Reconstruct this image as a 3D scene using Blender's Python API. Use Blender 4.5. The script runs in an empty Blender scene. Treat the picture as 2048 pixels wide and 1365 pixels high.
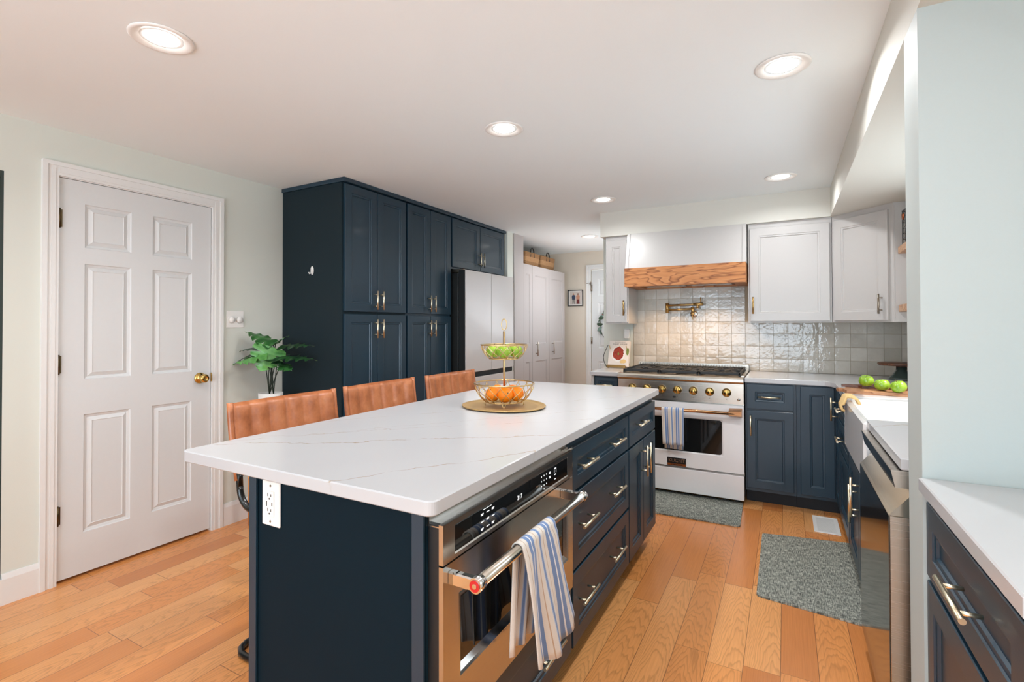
import bpy, math, random
from mathutils import Vector, Matrix, noise
random.seed(7)
SC = bpy.context.scene
COL = SC.collection
PI = math.pi
# ------------------------------------------------------------------ camera
cam = bpy.data.cameras.new('camera')
cam.sensor_fit = 'HORIZONTAL'; cam.sensor_width = 36.0
cam.lens = 996.445 / 2048 * 36.0
cam.shift_y = -(682.5 - 641.83) / 2048
cam.clip_start = 0.02
co = bpy.data.objects.new('camera', cam); COL.objects.link(co)
YAW, PITCH, ROLL = 0.501448, 0.0112216, -0.0025566
cyw, syw = math.cos(YAW), math.sin(YAW)
F = Vector((-syw*math.cos(PITCH), cyw*math.cos(PITCH), math.sin(PITCH)))
R0 = Vector((cyw, syw, 0)); U0 = R0.cross(F)
R_ = math.cos(ROLL)*R0 + math.sin(ROLL)*U0
U_ = math.cos(ROLL)*U0 - math.sin(ROLL)*R0
co.matrix_world = Matrix(((R_.x, U_.x, -F.x, 0), (R_.y, U_.y, -F.y, 0), (R_.z, U_.z, -F.z, 1.29), (0, 0, 0, 1)))
SC.camera = co
# ------------------------------------------------------------------ world, sun, daylight
vs = SC.view_settings
vs.view_transform = 'Standard'; vs.look = 'None'; vs.gamma = 1.0; vs.use_curve_mapping = False
vs.exposure = 0.75
SC.cycles.use_denoising = True
SC.cycles.max_bounces = 12; SC.cycles.diffuse_bounces = 8; SC.cycles.glossy_bounces = 5
SC.cycles.transparent_max_bounces = 8; SC.cycles.caustics_reflective = False; SC.cycles.caustics_refractive = False
SC.cycles.sample_clamp_indirect = 6.0
w = bpy.data.worlds.new('sky'); SC.world = w; w.use_nodes = True
bgn = w.node_tree.nodes['Background']
bgn.inputs[0].default_value = (0.80, 0.90, 1.0, 1); bgn.inputs[1].default_value = 1.6

def lamp(name, kind, loc, energy, color, direction=None, **kw):
    l = bpy.data.lights.new(name, kind); l.energy = energy; l.color = color
    for k, v in kw.items(): setattr(l, k, v)
    o = bpy.data.objects.new(name, l); COL.objects.link(o); o.location = loc
    if direction is not None:
        o.rotation_euler = Vector(direction).to_track_quat('-Z', 'Y').to_euler()
    return o
lamp('sun', 'SUN', (6, 1, 6), 3.6, (1.0, 0.96, 0.88), (-0.66, 0.12, -0.96), angle=0.009)
# area lamps in place of window daylight, tilted up to brighten the ceiling
DAY = [
 ('patio_door_fill', (-0.75, -2.93, 1.12), (0, 0.52, 0.86), 2.5, 2.0, 86, (0.72, 0.86, 1.0)),  # added fill aimed up at the ceiling from behind the camera
 ('daylight_side_window', (0.90, 0.35, 1.52), (-1, 0, 0.45), 1.0, 0.9, 0.5, (0.70, 0.85, 1.0)),
 ('hall_fill', (-1.56, 5.5, 1.45), (-0.6, 0, 0.85), 1.1, 1.0, 4.3, (0.90, 0.94, 1.0)),  # added fill lamp, put in with an invented window to brighten the hall
 ('daylight_sink_window', (0.90, 2.85, 1.50), (-1, 0, 0.6), 1.1, 0.85, 4.0, (0.80, 0.92, 1.0)),
]
for n, l, d, sx, sy, e, c in DAY:
    lamp(n, 'AREA', l, e, c, d, shape='RECTANGLE', size=sx, size_y=sy)
DOWNLIGHTS = [(-1.888, 0.923), (-0.001, 2.178), (-1.243, 2.188), (-0.020, 3.800), (-1.257, 3.800), (-1.904, 5.283),
              (-0.02, 0.55), (-1.9, -0.75), (-0.6, -1.6)]
DL_POWER = 5.0
DIM = [1.1, 1.3, 1.5, 0.6, 0.5, 1.0, 0.9, 0.6, 0.8]
# ------------------------------------------------------------------ materials
MATS = {}
def srgb(r, g, b):
    f = lambda c: (c/255/12.92) if c/255 <= 0.04045 else ((c/255+0.055)/1.055)**2.4
    return (f(r), f(g), f(b), 1)
def new_mat(name):
    m = bpy.data.materials.new(name); m.use_nodes = True
    nt = m.node_tree; b = nt.nodes['Principled BSDF']; MATS[name] = m
    return m, nt, b
def simple(name, rgb, rough=0.5, metal=0.0, coat=0.0, bump=0.0, bscale=60.0, spec=0.5, vary=0.0, stretch=(1, 1, 1)):
    m, nt, b = new_mat(name)
    b.inputs['Base Color'].default_value = srgb(*rgb)
    b.inputs['Roughness'].default_value = rough; b.inputs['Metallic'].default_value = metal
    b.inputs['Coat Weight'].default_value = coat; b.inputs['Coat Roughness'].default_value = 0.12
    b.inputs['Specular IOR Level'].default_value = spec
    tc = nt.nodes.new('ShaderNodeTexCoord'); mp = nt.nodes.new('ShaderNodeMapping')
    mp.inputs['Scale'].default_value = stretch
    nt.links.new(tc.outputs['Object'], mp.inputs[0])
    n = nt.nodes.new('ShaderNodeTexNoise'); n.inputs['Scale'].default_value = bscale; n.inputs['Detail'].default_value = 4
    nt.links.new(mp.outputs[0], n.inputs['Vector'])
    if bump:
        bp = nt.nodes.new('ShaderNodeBump'); bp.inputs['Strength'].default_value = bump; bp.inputs['Distance'].default_value = 0.002
        nt.links.new(n.outputs['Fac'], bp.inputs['Height']); nt.links.new(bp.outputs[0], b.inputs['Normal'])
    mx = nt.nodes.new('ShaderNodeMixRGB'); mx.blend_type = 'MULTIPLY'
    mx.inputs['Fac'].default_value = max(vary, 0.03)
    mx.inputs['Color1'].default_value = srgb(*rgb)
    nt.links.new(n.outputs['Fac'], mx.inputs['Color2']); nt.links.new(mx.outputs[0], b.inputs['Base Color'])
    return m
class NT:
    def __init__(s, nt): s.nt = nt
    def n(s, t, **kw):
        x = s.nt.nodes.new(t)
        for k, v in kw.items(): setattr(x, k, v)
        return x
    def l(s, a, b): s.nt.links.new(a, b)
    def math(s, op, a, b=None, c=None):
        x = s.n('ShaderNodeMath', operation=op)
        for i, v in enumerate((a, b, c)):
            if v is None: continue
            if isinstance(v, (int, float)): x.inputs[i].default_value = v
            else: s.l(v, x.inputs[i])
        return x.outputs[0]
    def mix(s, fac, c1, c2, mode='MIX'):
        x = s.n('ShaderNodeMixRGB', blend_type=mode)
        for i, v in enumerate((fac, c1, c2)):
            if isinstance(v, (int, float)): x.inputs[i].default_value = v
            elif isinstance(v, tuple): x.inputs[i].default_value = v
            else: s.l(v, x.inputs[i])
        return x.outputs[0]
    def xyz(s, out='Object'):
        tc = s.n('ShaderNodeTexCoord'); sp = s.n('ShaderNodeSeparateXYZ'); s.l(tc.outputs[out], sp.inputs[0])
        return tc.outputs[out], sp.outputs[0], sp.outputs[1], sp.outputs[2]
    def comb(s, a, b, c=0.0):
        x = s.n('ShaderNodeCombineXYZ')
        for i, v in enumerate((a, b, c)):
            if isinstance(v, (int, float)): x.inputs[i].default_value = v
            else: s.l(v, x.inputs[i])
        return x.outputs[0]
    def noise(s, vec, scale, detail=2, rough=0.5, dist=0.0):
        x = s.n('ShaderNodeTexNoise'); s.l(vec, x.inputs['Vector'])
        x.inputs['Scale'].default_value = scale; x.inputs['Detail'].default_value = detail
        x.inputs['Roughness'].default_value = rough; x.inputs['Distortion'].default_value = dist
        return x.outputs['Fac']
    def ramp(s, fac, pts):
        x = s.n('ShaderNodeValToRGB'); s.l(fac, x.inputs[0]); e = x.color_ramp.elements
        while len(e) < len(pts): e.new(0.5)
        for i, (p, c) in enumerate(pts): e[i].position = p; e[i].color = c
        return x.outputs[0]

def wood_floor():
    m, nt, b = new_mat('oak_floor'); g = NT(nt)
    o, x, y, z = g.xyz()
    W = 0.125
    u = g.math('DIVIDE', g.math('ADD', x, 0.025+20*W), W); row = g.math('FLOOR', u); fu = g.math('FRACT', u)
    wn = g.n('ShaderNodeTexWhiteNoise', noise_dimensions='1D'); g.l(row, wn.inputs['W'])
    v = g.math('DIVIDE', g.math('ADD', g.math('ADD', y, 20.0), g.math('MULTIPLY', wn.outputs['Value'], 3.0)), 0.82)
    # uneven board lengths: warp the running coordinate
    v = g.math('ADD', v, g.math('MULTIPLY', g.math('SINE', g.math('MULTIPLY', v, 2.1)), 0.22))
    colm = g.math('FLOOR', v); fv = g.math('FRACT', v)
    wn2 = g.n('ShaderNodeTexWhiteNoise', noise_dimensions='2D'); g.l(g.comb(row, colm), wn2.inputs['Vector'])
    rnd = wn2.outputs['Value']; rc = wn2.outputs['Color']
    base = g.ramp(rnd, [(0.0, srgb(206, 130, 70)), (0.22, srgb(226, 148, 82)), (0.6, srgb(236, 160, 92)), (1.0, srgb(242, 176, 112))])
    # growth rings: long stretched bands, bent into cathedrals on some boards
    off = g.math('MULTIPLY', rnd, 37.0)
    cx = g.math('SUBTRACT', fu, g.math('ADD', 0.15, g.math('MULTIPLY', rnd, 0.7)))
    bend = g.math('MULTIPLY', g.math('MULTIPLY', cx, cx), g.math('MULTIPLY', rnd, 3.4))
    nvec = g.comb(g.math('MULTIPLY', x, 11.0), g.math('ADD', g.math('MULTIPLY', y, 1.7), off), off)
    wob = g.noise(nvec, 1.0, 3, 0.55)
    ph = g.math('ADD', g.math('ADD', g.math('MULTIPLY', y, 1.9), bend), g.math('MULTIPLY', wob, 1.5))
    band = g.math('FRACT', g.math('MULTIPLY', ph, 6.5))
    line = g.ramp(band, [(0.0, (1, 1, 1, 1)), (0.55, (0.93, 0.93, 0.93, 1)), (0.82, (0.42, 0.42, 0.42, 1)), (1.0, (1, 1, 1, 1))])
    fine = g.noise(g.comb(g.math('MULTIPLY', x, 190.0), g.math('ADD', g.math('MULTIPLY', y, 5.0), off)), 1.0, 3, 0.6)
    finec = g.ramp(fine, [(0.3, (0.70, 0.66, 0.62, 1)), (0.62, (1, 1, 1, 1))])
    str_ = g.math('MULTIPLY', g.math('GREATER_THAN', rnd, 0.18), 0.42)
    c = g.mix(str_, base, line, 'MULTIPLY')
    c = g.mix(0.42, c, finec, 'MULTIPLY')
    blot = g.noise(g.comb(g.math('MULTIPLY', x, 5.0), g.math('ADD', g.math('MULTIPLY', y, 1.2), off)), 1.0, 2)
    c = g.mix(0.30, c, g.ramp(blot, [(0.3, (0.78, 0.70, 0.62, 1)), (0.7, (1, 1, 1, 1))]), 'MULTIPLY')
    eu = g.math('MINIMUM', fu, g.math('SUBTRACT', 1.0, fu)); ev = g.math('MULTIPLY', g.math('MINIMUM', fv, g.math('SUBTRACT', 1.0, fv)), 6.5)
    gap = g.math('LESS_THAN', g.math('MINIMUM', eu, ev), 0.010)
    c = g.mix(g.math('MULTIPLY', gap, 0.72), c, (0.10, 0.045, 0.02, 1))
    g.l(c, b.inputs['Base Color'])
    b.inputs['Roughness'].default_value = 0.27; b.inputs['Coat Weight'].default_value = 0.25; b.inputs['Coat Roughness'].default_value = 0.15
    bp = g.n('ShaderNodeBump'); bp.inputs['Strength'].default_value = 0.10; bp.inputs['Distance'].default_value = 0.002
    g.l(g.math('ADD', g.math('MULTIPLY', gap, -2.0), g.math('MULTIPLY', fine, 0.35)), bp.inputs['Height']); g.l(bp.outputs[0], b.inputs['Normal'])
    return m
wood_floor()

def quartz(name, rough=0.16):
    m, nt, b = new_mat(name); g = NT(nt)
    o, x, y, z = g.xyz()
    base = g.mix(g.noise(o, 2.3, 3), (0.49, 0.49, 0.50, 1), (0.54, 0.54, 0.545, 1))
    # thin gold-grey veins drawn as wandering lines: y - slope*x = offset
    nz = g.math('SUBTRACT', g.noise(o, 3.2, 3, 0.55), 0.5); nz2 = g.math('SUBTRACT', g.noise(o, 16.0, 3, 0.6), 0.5)
    brk = g.noise(g.comb(g.math('ADD', x, 3.7), g.math('ADD', y, 9.1)), 9.0, 4, 0.65)
    col = base
    ge = g.n('ShaderNodeNewGeometry'); gs = g.n('ShaderNodeSeparateXYZ'); g.l(ge.outputs['Normal'], gs.inputs[0])
    topf = g.math('ADD', 0.12, g.math('MULTIPLY', g.math('GREATER_THAN', gs.outputs[2], 0.5), 0.88))
    for (sl, off, wd, st, r0) in [(0.72, 2.081, 0.0036, .9, .44), (1.55, 2.365, 0.0034, .95, .42), (0.95, 2.58, 0.0024, .6, .45),
                                  (1.38, 3.19, 0.0026, .7, .45), (1.45, 3.70, 0.0024, .7, .46), (0.6, -0.35, 0.002, .5, .4), (0.8, 4.2, 0.002, .4, .42), (1.2, 5.1, .002, .4, .4)]:
        d = g.math('SUBTRACT', g.math('SUBTRACT', y, g.math('MULTIPLY', x, sl)), off)
        d = g.math('ADD', g.math('ADD', d, g.math('MULTIPLY', nz, 0.16)), g.math('MULTIPLY', nz2, 0.075))
        d = g.math('ABSOLUTE', d)
        a = g.math('SUBTRACT', 1.0, g.math('MINIMUM', g.math('DIVIDE', d, wd*1.6), 1.0))
        k = g.math('MULTIPLY', g.math('MINIMUM', g.math('MAXIMUM', g.math('MULTIPLY', g.math('SUBTRACT', brk, g.math('SUBTRACT', r0, 0.05)), 9.0), 0.0), 1.0), st)
        col = g.mix(g.math('MULTIPLY', g.math('MULTIPLY', a, k), topf), col, g.mix(brk, (0.24, 0.22, 0.19, 1), (0.44, 0.27, 0.10, 1)))
    g.l(col, b.inputs['Base Color'])
    b.inputs['Roughness'].default_value = rough; b.inputs['Specular IOR Level'].default_value = 0.45
    return m
quartz('white_quartz')

def oak(name, c1, c2, c3, axis='X', scale=1.0, rough=0.5):
    m, nt, b = new_mat(name); g = NT(nt)
    o, x, y, z = g.xyz()
    a, p, q = (x, y, z) if axis == 'X' else ((y, x, z) if axis == 'Y' else (z, x, y))
    vec = g.comb(g.math('MULTIPLY', a, 1.6*scale), g.math('MULTIPLY', p, 9.0*scale), g.math('MULTIPLY', q, 9.0*scale))
    wob = g.noise(vec, 1.0, 3, 0.55, 0.3)
    band = g.math('FRACT', g.math('ADD', g.math('MULTIPLY', wob, 10.0), g.math('MULTIPLY', q, 3.0)))
    line = g.ramp(band, [(0.0, c1), (0.62, c2), (0.86, c3), (1.0, c1)])
    fine = g.noise(g.comb(g.math('MULTIPLY', a, 12.0), g.math('MULTIPLY', p, 260.0), g.math('MULTIPLY', q, 260.0)), 1.0, 2)
    c = g.mix(0.35, line, g.ramp(fine, [(0.3, (0.6, 0.55, 0.5, 1)), (0.6, (1, 1, 1, 1))]), 'MULTIPLY')
    g.l(c, b.inputs['Base Color']); b.inputs['Roughness'].default_value = rough
    return m
oak('oak_band', srgb(206, 140, 84), srgb(196, 128, 72), srgb(134, 76, 36), 'X', 1.0)
oak('oak_shelf', srgb(208, 168, 134), srgb(200, 158, 124), srgb(178, 132, 98), 'Y', 1.2)
oak('walnut', srgb(118, 72, 46), srgb(96, 56, 36), srgb(58, 32, 20), 'X', 1.6, 0.35)
oak('board_wood', srgb(190, 142, 104), srgb(176, 124, 88), srgb(140, 92, 60), 'X', 1.4, 0.4)
oak('stand_wood', srgb(226, 168, 104), srgb(214, 152, 88), srgb(184, 120, 66), 'Z', 1.2, 0.4)

simple('wall_paint', (214, 217, 208), 0.85, bump=0.08, bscale=240)
simple('stub_paint', (181, 190, 188), 0.6, bump=0.06, bscale=200)
simple('ceiling_paint', (237, 244, 246), 0.85, bump=0.06, bscale=260)
simple('hall_paint', (218, 208, 193), 0.85, bump=0.06, bscale=240)
simple('soffit_paint', (214, 212, 203), 0.7, bump=0.05, bscale=240)
simple('trim_white', (228, 228, 226), 0.38)
simple('door_white', (216, 218, 218), 0.42)
simple('closet_white', (180, 173, 171), 0.35)
simple('cabinet_white', (195, 192, 189), 0.35)
simple('navy_paint', (22, 50, 66), 0.40, coat=0.15, spec=0.5, bump=0.05, bscale=500)
simple('navy_shaded', (11, 29, 38), 0.6, spec=0.08, bump=0.10, bscale=700)  # same navy paint, darkened to stand for shade on the island end
simple('navy_lit', (30, 43, 49), 0.6, bump=0.10, bscale=700, spec=0.15)  # same navy paint, lightened to stand for light on the pantry side
simple('dark_green_paint', (48, 60, 56), 0.7)
simple('toe_kick', (24, 31, 38), 0.6)
simple('champagne', (230, 218, 190), 0.30, metal=1.0)
simple('nickel', (168, 158, 144), 0.30, metal=1.0)
simple('brass_polished', (212, 178, 104), 0.14, metal=1.0)
simple('brass_satin', (184, 152, 98), 0.30, metal=1.0)
simple('antique_hinge', (96, 82, 58), 0.35, metal=1.0)
simple('bronze_gold', (196, 146, 104), 0.22, metal=1.0)
simple('gold_wire', (206, 178, 128), 0.28, metal=1.0)
simple('gold_tray', (206, 170, 112), 0.42, metal=0.6, vary=0.3, bscale=9)
simple('black_matte', (20, 21, 22), 0.45)
simple('cast_iron', (34, 36, 37), 0.55, bump=0.3, bscale=400)
simple('black_tube', (30, 33, 33), 0.32, metal=0.3, coat=0.4)
simple('white_plastic', (236, 234, 230), 0.35)
simple('white_enamel', (240, 238, 238), 0.16, coat=0.4)
simple('fireclay', (236, 234, 232), 0.12, coat=0.5)
simple('fridge_white', (202, 198, 196), 0.26, coat=0.3)
simple('fridge_side', (46, 48, 48), 0.4, metal=0.4)
simple('chrome', (226, 224, 222), 0.07, metal=1.0)
simple('red_enamel', (196, 22, 30), 0.3, coat=0.5)
simple('orange_peel', (255, 134, 6), 0.42, bump=0.5, bscale=420, spec=0.4)
simple('soil', (70, 46, 32), 0.9, bump=0.8, bscale=120)
simple('pot_white', (232, 230, 226), 0.45)
simple('stem_green', (26, 40, 26), 0.5)
simple('seagrass', (186, 140, 94), 0.8, bump=0.9, bscale=160, vary=0.6, stretch=(1, 1, 3))
simple('seagrass_pale', (212, 166, 118), 0.8, bump=0.9, bscale=190, vary=0.5, stretch=(1, 1, 3))
simple('bristle', (222, 188, 128), 0.8, bump=0.8, bscale=150)
simple('copper', (214, 132, 96), 0.22, metal=1.0)
simple('dark_ceramic', (62, 76, 72), 0.2, coat=0.6)
simple('paper_white', (234, 230, 224), 0.5)
simple('photo_sky', (206, 196, 188), 0.5)
simple('leaf_dark', (58, 78, 60), 0.5)
simple('eucalyptus', (112, 138, 128), 0.6)
simple('berry', (130, 36, 48), 0.5)
simple('yellow_tape', (214, 206, 140), 0.5)
simple('denim_blue', (58, 72, 96), 0.7)
simple('maroon', (110, 44, 44), 0.7)
simple('skin', (196, 140, 112), 0.6)
simple('grey_trousers', (142, 138, 132), 0.7)
simple('sauce_red', (186, 62, 32), 0.5, vary=0.8, bscale=60)
simple('salad_green', (128, 142, 60), 0.5, vary=0.5, bscale=40)
simple('cover_cream', (226, 216, 206), 0.45)
simple('cover_text', (120, 112, 104), 0.5)
simple('filter_mesh', (150, 148, 144), 0.35, metal=0.9, bump=0.5, bscale=900)
simple('badge_black', (34, 34, 34), 0.35, metal=0.5)
simple('hook_white', (240, 240, 238), 0.2)

def steel(name, rgb, rough=0.24, axis='Y'):
    m, nt, b = new_mat(name); g = NT(nt)
    o, x, y, z = g.xyz()
    a = {'X': (3, 700, 700), 'Y': (700, 3, 700), 'Z': (700, 700, 3)}[axis]
    n = g.noise(g.comb(g.math('MULTIPLY', x, a[0]), g.math('MULTIPLY', y, a[1]), g.math('MULTIPLY', z, a[2])), 1.0, 2)
    g.l(g.mix(0.15, srgb(*rgb), n, 'MULTIPLY'), b.inputs['Base Color'])
    b.inputs['Metallic'].default_value = 1.0
    g.l(g.math('ADD', rough-0.04, g.math('MULTIPLY', n, 0.08)), b.inputs['Roughness'])
    b.inputs['Anisotropic'].default_value = 0.4
    return m
steel('steel', (206, 203, 198), 0.22, 'Y'); steel('steel_x', (206, 198, 186), 0.26, 'X'); steel('steel_bright', (214, 208, 196), 0.17, 'Y')

def glass_black():
    m, nt, b = new_mat('black_glass')
    b.inputs['Base Color'].default_value = (0.008, 0.008, 0.008, 1); b.inputs['Roughness'].default_value = 0.04
    b.inputs['Specular IOR Level'].default_value = 0.6
    m2, nt2, b2 = new_mat('dark_black_steel')
    b2.inputs['Base Color'].default_value = srgb(120, 118, 114); b2.inputs['Metallic'].default_value = 1.0; b2.inputs['Roughness'].default_value = 0.10
    # window pane: clear glass that keeps its reflection
    m3, nt3, b3 = new_mat('window_glass'); g = NT(nt3)
    tr = g.n('ShaderNodeBsdfTransparent'); gl = g.n('ShaderNodeBsdfGlossy'); gl.inputs['Roughness'].default_value = 0.02
    fr = g.n('ShaderNodeLayerWeight'); fr.inputs[0].default_value = 0.5
    fac = g.math('ADD', 0.05, g.math('MULTIPLY', g.math('POWER', fr.outputs['Facing'], 4.0), 0.7))
    mx = g.n('ShaderNodeMixShader'); g.l(fac, mx.inputs[0]); g.l(tr.outputs[0], mx.inputs[1]); g.l(gl.outputs[0], mx.inputs[2])
    g.l(mx.outputs[0], nt3.nodes['Material Output'].inputs[0])
glass_black()
def emis(name, rgb, s):
    m, nt, b = new_mat(name)
    b.inputs['Base Color'].default_value = (0.8, 0.8, 0.8, 1)
    b.inputs['Emission Color'].default_value = (*rgb, 1); b.inputs['Emission Strength'].default_value = s
emis('lamp_face', (1.0, 0.98, 0.95), 9.0); emis('hood_lamp', (1.0, 0.90, 0.75), 5.0); emis('led_text', (0.85, 0.88, 0.92), 0.55)

def leather():
    m, nt, b = new_mat('tan_leather'); g = NT(nt)
    o, x, y, z = g.xyz()
    n = g.noise(o, 9.0, 4, 0.6); n2 = g.noise(o, 90.0, 3, 0.6)
    c = g.ramp(n, [(0.28, srgb(150, 84, 48)), (0.5, srgb(190, 116, 72)), (0.75, srgb(212, 142, 98))])
    g.l(g.mix(0.25, c, n2, 'MULTIPLY'), b.inputs['Base Color'])
    b.inputs['Roughness'].default_value = 0.36; b.inputs['Coat Weight'].default_value = 0.15
    bp = g.n('ShaderNodeBump'); bp.inputs['Strength'].default_value = 0.25; bp.inputs['Distance'].default_value = 0.002
    g.l(n2, bp.inputs['Height']); g.l(bp.outputs[0], b.inputs['Normal'])
leather()
def leaf(name, c1, c2):
    m, nt, b = new_mat(name); g = NT(nt)
    o, x, y, z = g.xyz()
    n = g.noise(o, 22.0, 3)
    g.l(g.ramp(n, [(0.3, srgb(*c1)), (0.7, srgb(*c2))]), b.inputs['Base Color'])
    b.inputs['Roughness'].default_value = 0.38; b.inputs['Coat Weight'].default_value = 0.2
leaf('leaf_bright', (60, 124, 56), (104, 172, 84)); leaf('leaf_mid', (30, 78, 36), (62, 122, 56)); leaf('leaf_deep', (18, 46, 26), (40, 84, 42))
def apple():
    m, nt, b = new_mat('apple_green'); g = NT(nt)
    o, x, y, z = g.xyz()
    n = g.noise(g.comb(g.math('MULTIPLY', x, 30), g.math('MULTIPLY', y, 30), g.math('MULTIPLY', z, 9)), 1.0, 3)
    c = g.ramp(n, [(0.3, srgb(104, 150, 22)), (0.7, srgb(156, 186, 56))])
    sp = g.noise(o, 320.0, 1)
    c = g.mix(g.math('GREATER_THAN', sp, 0.72), c, srgb(206, 226, 120))
    g.l(c, b.inputs['Base Color']); b.inputs['Roughness'].default_value = 0.22; b.inputs['Coat Weight'].default_value = 0.3
apple()
def mat_weave(name, c1, c2, c3):
    m, nt, b = new_mat(name); g = NT(nt)
    o, x, y, z = g.xyz()
    n1 = g.noise(g.comb(g.math('MULTIPLY', x, 330), g.math('MULTIPLY', y, 26)), 1.0, 3, 0.65)
    n2 = g.noise(g.comb(g.math('MULTIPLY', x, 26), g.math('MULTIPLY', y, 330)), 1.0, 3, 0.65)
    n = g.math('ADD', g.math('MULTIPLY', n1, 0.5), g.math('MULTIPLY', n2, 0.5))
    g.l(g.ramp(n, [(0.42, c1), (0.5, c2), (0.58, c3)]), b.inputs['Base Color']); b.inputs['Roughness'].default_value = 0.75
    bp = g.n('ShaderNodeBump'); bp.inputs['Strength'].default_value = 0.5; bp.inputs['Distance'].default_value = 0.002
    g.l(n, bp.inputs['Height']); g.l(bp.outputs[0], b.inputs['Normal'])
mat_weave('woven_grey', srgb(58, 60, 56), srgb(122, 126, 118), srgb(190, 190, 176))
def towel_mat(name, seq, span):
    """seq: (start fraction, colour) stripes along the towel's width (UV u)."""
    m, nt, b = new_mat(name); g = NT(nt)
    tc = g.n('ShaderNodeTexCoord'); sp = g.n('ShaderNodeSeparateXYZ'); g.l(tc.outputs['UV'], sp.inputs[0])
    r = g.n('ShaderNodeValToRGB'); r.color_ramp.interpolation = 'CONSTANT'; g.l(g.math('FRACT', g.math('MULTIPLY', sp.outputs[0], span)), r.inputs[0])
    e = r.color_ramp.elements
    while len(e) < len(seq): e.new(0.9)
    for i, (p, c) in enumerate(seq): e[i].position = p; e[i].color = c
    n = g.noise(tc.outputs['Object'], 700.0, 2)
    g.l(g.mix(0.22, r.outputs[0], n, 'MULTIPLY'), b.inputs['Base Color']); b.inputs['Roughness'].default_value = 0.9
    b.inputs['Sheen Weight'].default_value = 0.2
    bp = g.n('ShaderNodeBump'); bp.inputs['Strength'].default_value = 0.5; bp.inputs['Distance'].default_value = 0.001
    g.l(n, bp.inputs['Height']); g.l(bp.outputs[0], b.inputs['Normal'])
CR = srgb(226, 218, 208); BL = srgb(112, 140, 186); LB = srgb(178, 196, 222); BR = srgb(196, 168, 140); WH = srgb(236, 236, 238)
towel_mat('striped_towel', [(0.0, CR), (0.13, BR), (0.155, CR), (0.28, BL), (0.42, WH), (0.46, BL), (0.58, CR), (0.70, BR), (0.73, CR), (0.86, LB), (0.89, BL), (0.97, LB)], 2.0)

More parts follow.
